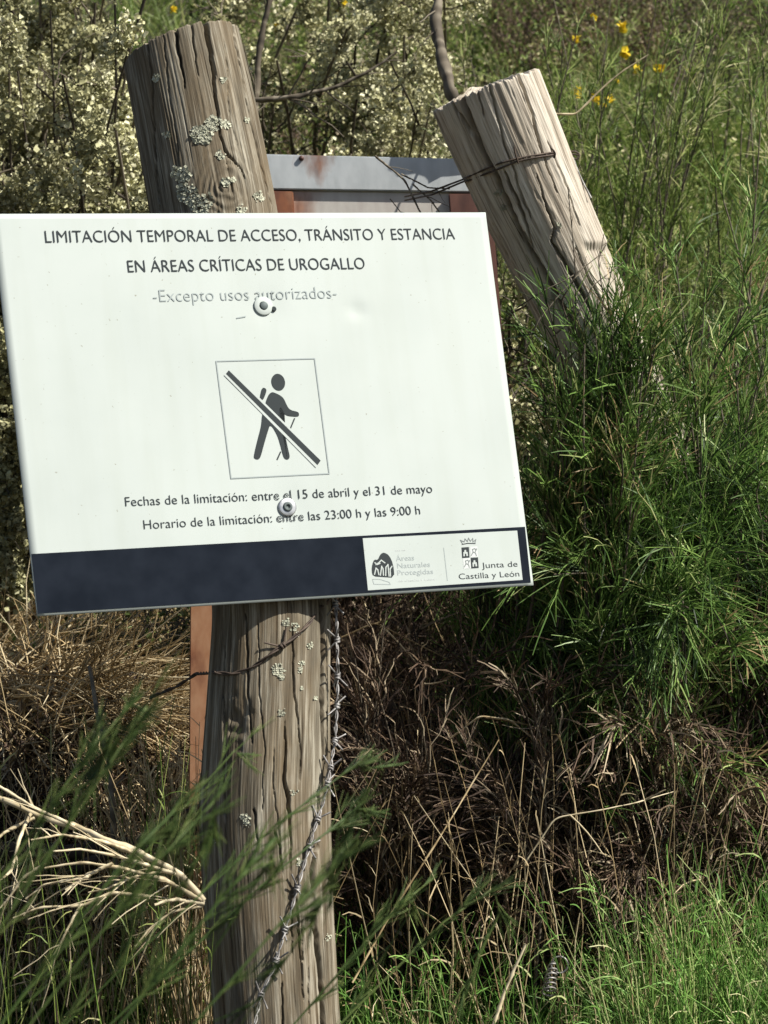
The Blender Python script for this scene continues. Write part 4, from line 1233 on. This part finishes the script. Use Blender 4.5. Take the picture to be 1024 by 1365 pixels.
branch('grey_stick', 'grey upright stick standing in the dry grass left of the upright post',
       [([(158, 1200, 2.5), (152, 1120, 2.5), (147, 1060, 2.51), (142, 1005, 2.52), (132, 960, 2.55), (120, 890, 2.6)], .0042, .003)], M['twig'], twigs=4)
branch('fallen_branch', 'brown dead branch slanting down to the left through the brush at lower right',
       [([(1060, 1030, 2.85), (990, 1100, 2.8), (920, 1165, 2.75), (850, 1240, 2.7), (790, 1320, 2.66)], .006, .0035), ([(1060, 1000, 2.9), (960, 1110, 2.85), (900, 1200, 2.8)], .004, .002)], M['dead'], tn=(.2, .6), twigs=40, tw=(.04, .12), tr=.0009)
branch('pale_stalk', 'pale straw stalk standing in the grass at the bottom right of centre',
       [([(640, 1440, 2.36), (655, 1372, 2.36), (672, 1320, 2.36), (700, 1258, 2.36)], .0026, .0018)], M['pale_twig'])
branch('dry_stem', 'long thin brown stem leaning across the dark brush right of the upright post',
       [([(470, 1310, 2.42), (520, 1220, 2.44), (590, 1110, 2.46), (665, 985, 2.5)], .0015, .0009)], M['straw'])
branch('dry_stem', 'pale curved stalk bending over the dark undergrowth at lower right',
       [([(700, 1150, 2.46), (740, 1090, 2.46), (800, 1080, 2.46), (850, 1070, 2.48), (900, 1055, 2.5)], .0011, .0007)], M['pale_twig'], twigs=2)
for lab, pts in (('thin pale bramble runner arching at the right of the brown post', [(600, 985, 2.7), (640, 955, 2.68), (680, 960, 2.68), (735, 1005, 2.68)]),
                 ('fine pale stalk level with the foot of the notice', [(455, 850, 2.75), (500, 830, 2.75), (600, 880, 2.78)]),
                 ('short pale stalk rising out of the dark brush at right', [(905, 985, 2.75), (925, 950, 2.75), (945, 925, 2.75)])):
    branch('dry_stem', lab, [(pts, .0013, .0008)], M['straw'], twigs=2)

# thin twigs in front of the leaning post foot and the steel frame
tw = branch('thorny_twig', 'thin dark thorny twigs in front of the foot of the leaning post',
            [([(762, 445, 2.68), (748, 400, 2.67), (768, 370, 2.66), (762, 300, 2.66), (757, 250, 2.66)], .0011, .0007),
             ([(690, 410, 2.68), (720, 390, 2.66), (760, 370, 2.66), (800, 340, 2.67), (812, 318, 2.68)], .0011, .0006),
             ([(800, 440, 2.68), (805, 400, 2.67), (798, 350, 2.67), (806, 310, 2.68)], .0011, .0006),
             ([(735, 450, 2.68), (770, 420, 2.66), (790, 380, 2.66), (830, 350, 2.68)], .0012, .0006),
             ([(700, 470, 2.68), (716, 430, 2.66), (740, 400, 2.66), (775, 360, 2.66)], .0012, .0006)], M['twig'], parts='twig', twigs=6, tw=(.012, .03), tr=.0006)
branch('thorny_twig', 'thin dark twig hanging in front of the steel frame',
       [([(500, 208, 2.84), (540, 240, 2.84), (562, 285, 2.84), (575, 320, 2.84)], .0016, .0012), ([(535, 232, 2.84), (570, 250, 2.84), (600, 252, 2.84)], .0013, .001), ([(550, 245, 2.84), (575, 268, 2.84), (590, 290, 2.84)], .0013, .001), ([(520, 265, 2.84), (540, 290, 2.84)], .0008, .0006)], M['twig'], parts='twig', twigs=2, tw=(.02, .05), tr=.0006)

# ------------------------------------------------------------------ near broom sprays (slightly out of focus)
def near_spray(root_p, tips, label, n=3, spread=.012, w=(.0026, .0015, .0013), nb=12, nt_=7):
    o = empty('broom_spray', tuple(root_p), label, 'plant', 'near broom sprays at the bottom left')
    K = 9; t = np.linspace(0, 1, K)[None, :, None]
    ms = []
    for tip, mid in tips:
        T_ = P(*tip); Mi = P(*mid)
        for k in range(n):
            e = T_ + RNG.normal(0, spread, 3); m1 = Mi + RNG.normal(0, spread * .6, 3); p0 = np.array(root_p) + RNG.normal(0, .008, 3)
            ms.append((p0[None] * (1 - t[0]) ** 2 + 2 * (m1 * 2 - (p0 + e) / 2)[None] * t[0] * (1 - t[0]) + e[None] * t[0] ** 2))
    m_ = np.array(ms)
    b_ = children(m_, nb, .24, (.02, .045), 0, 5, .3, 1, .012, (0, 0, .0))
    t_ = children(b_, nt_, .28, (.012, .035), 0, 3, .1, 1, .01)
    for q in range(len(m_)):
        bb = b_[q * nb:(q + 1) * nb]; tt = t_[q * nb * nt_:(q + 1) * nb * nt_]
        a = Acc()
        a.strands(m_[q:q + 1], taper(1, K, w[0], w[1]), RNG.uniform(.3, .8, 1), 5)
        a.strands(bb, taper(len(bb), 5, w[1], w[2] * .6), RNG.uniform(.1, 1, len(bb)), 3)
        a.strands(tt, taper(len(tt), 3, w[2], w[2] * .5), RNG.uniform(.1, 1, len(tt)), 3)
        a.build('stem', M['broom_near'], o)['kind'] = 'stuff'
    return o


def gp(px, Y):
    x = (px - 512) / F * Y
    return (x, Y, float(ground_h(x, Y)))


NS = dict(n=1, nb=30, nt_=7, w=(.0022, .0013, .0011))
near_spray(gp(-1500, 1.45), [((440, 1105, 1.7), (200, 1290, 1.55)), ((410, 1165, 1.7), (180, 1320, 1.55)), ((365, 1240, 1.65), (150, 1370, 1.55))][:2], 'green broom spray slanting up across the foot of the brown post', **NS)
near_spray(gp(-1400, 1.35), [((80, 1110, 1.4), (-40, 1260, 1.36)), ((50, 1165, 1.4), (-70, 1290, 1.36))], 'dark green broom spray rising at the left margin', **NS)
near_spray(gp(-1300, 1.5), [((252, 1085, 1.6), (90, 1270, 1.55))], 'thin green broom spray over the bleached dead branch', n=1, nb=16, nt_=5, w=(.0018, .0011, .0009))
near_spray(gp(-1400, 1.3), [((215, 1245, 1.35), (60, 1370, 1.3)), ((130, 1275, 1.35), (-10, 1370, 1.3)), ((290, 1290, 1.35), (120, 1420, 1.3)), ((340, 1330, 1.35), (180, 1440, 1.3))], 'low green broom spray along the bottom left margin', **NS)
near_spray(gp(-700, 1.6), [((515, 1320, 1.7), (380, 1362, 1.65)), ((640, 1302, 1.75), (470, 1352, 1.7))], 'green broom sprig lying across the base of the brown post', **NS)
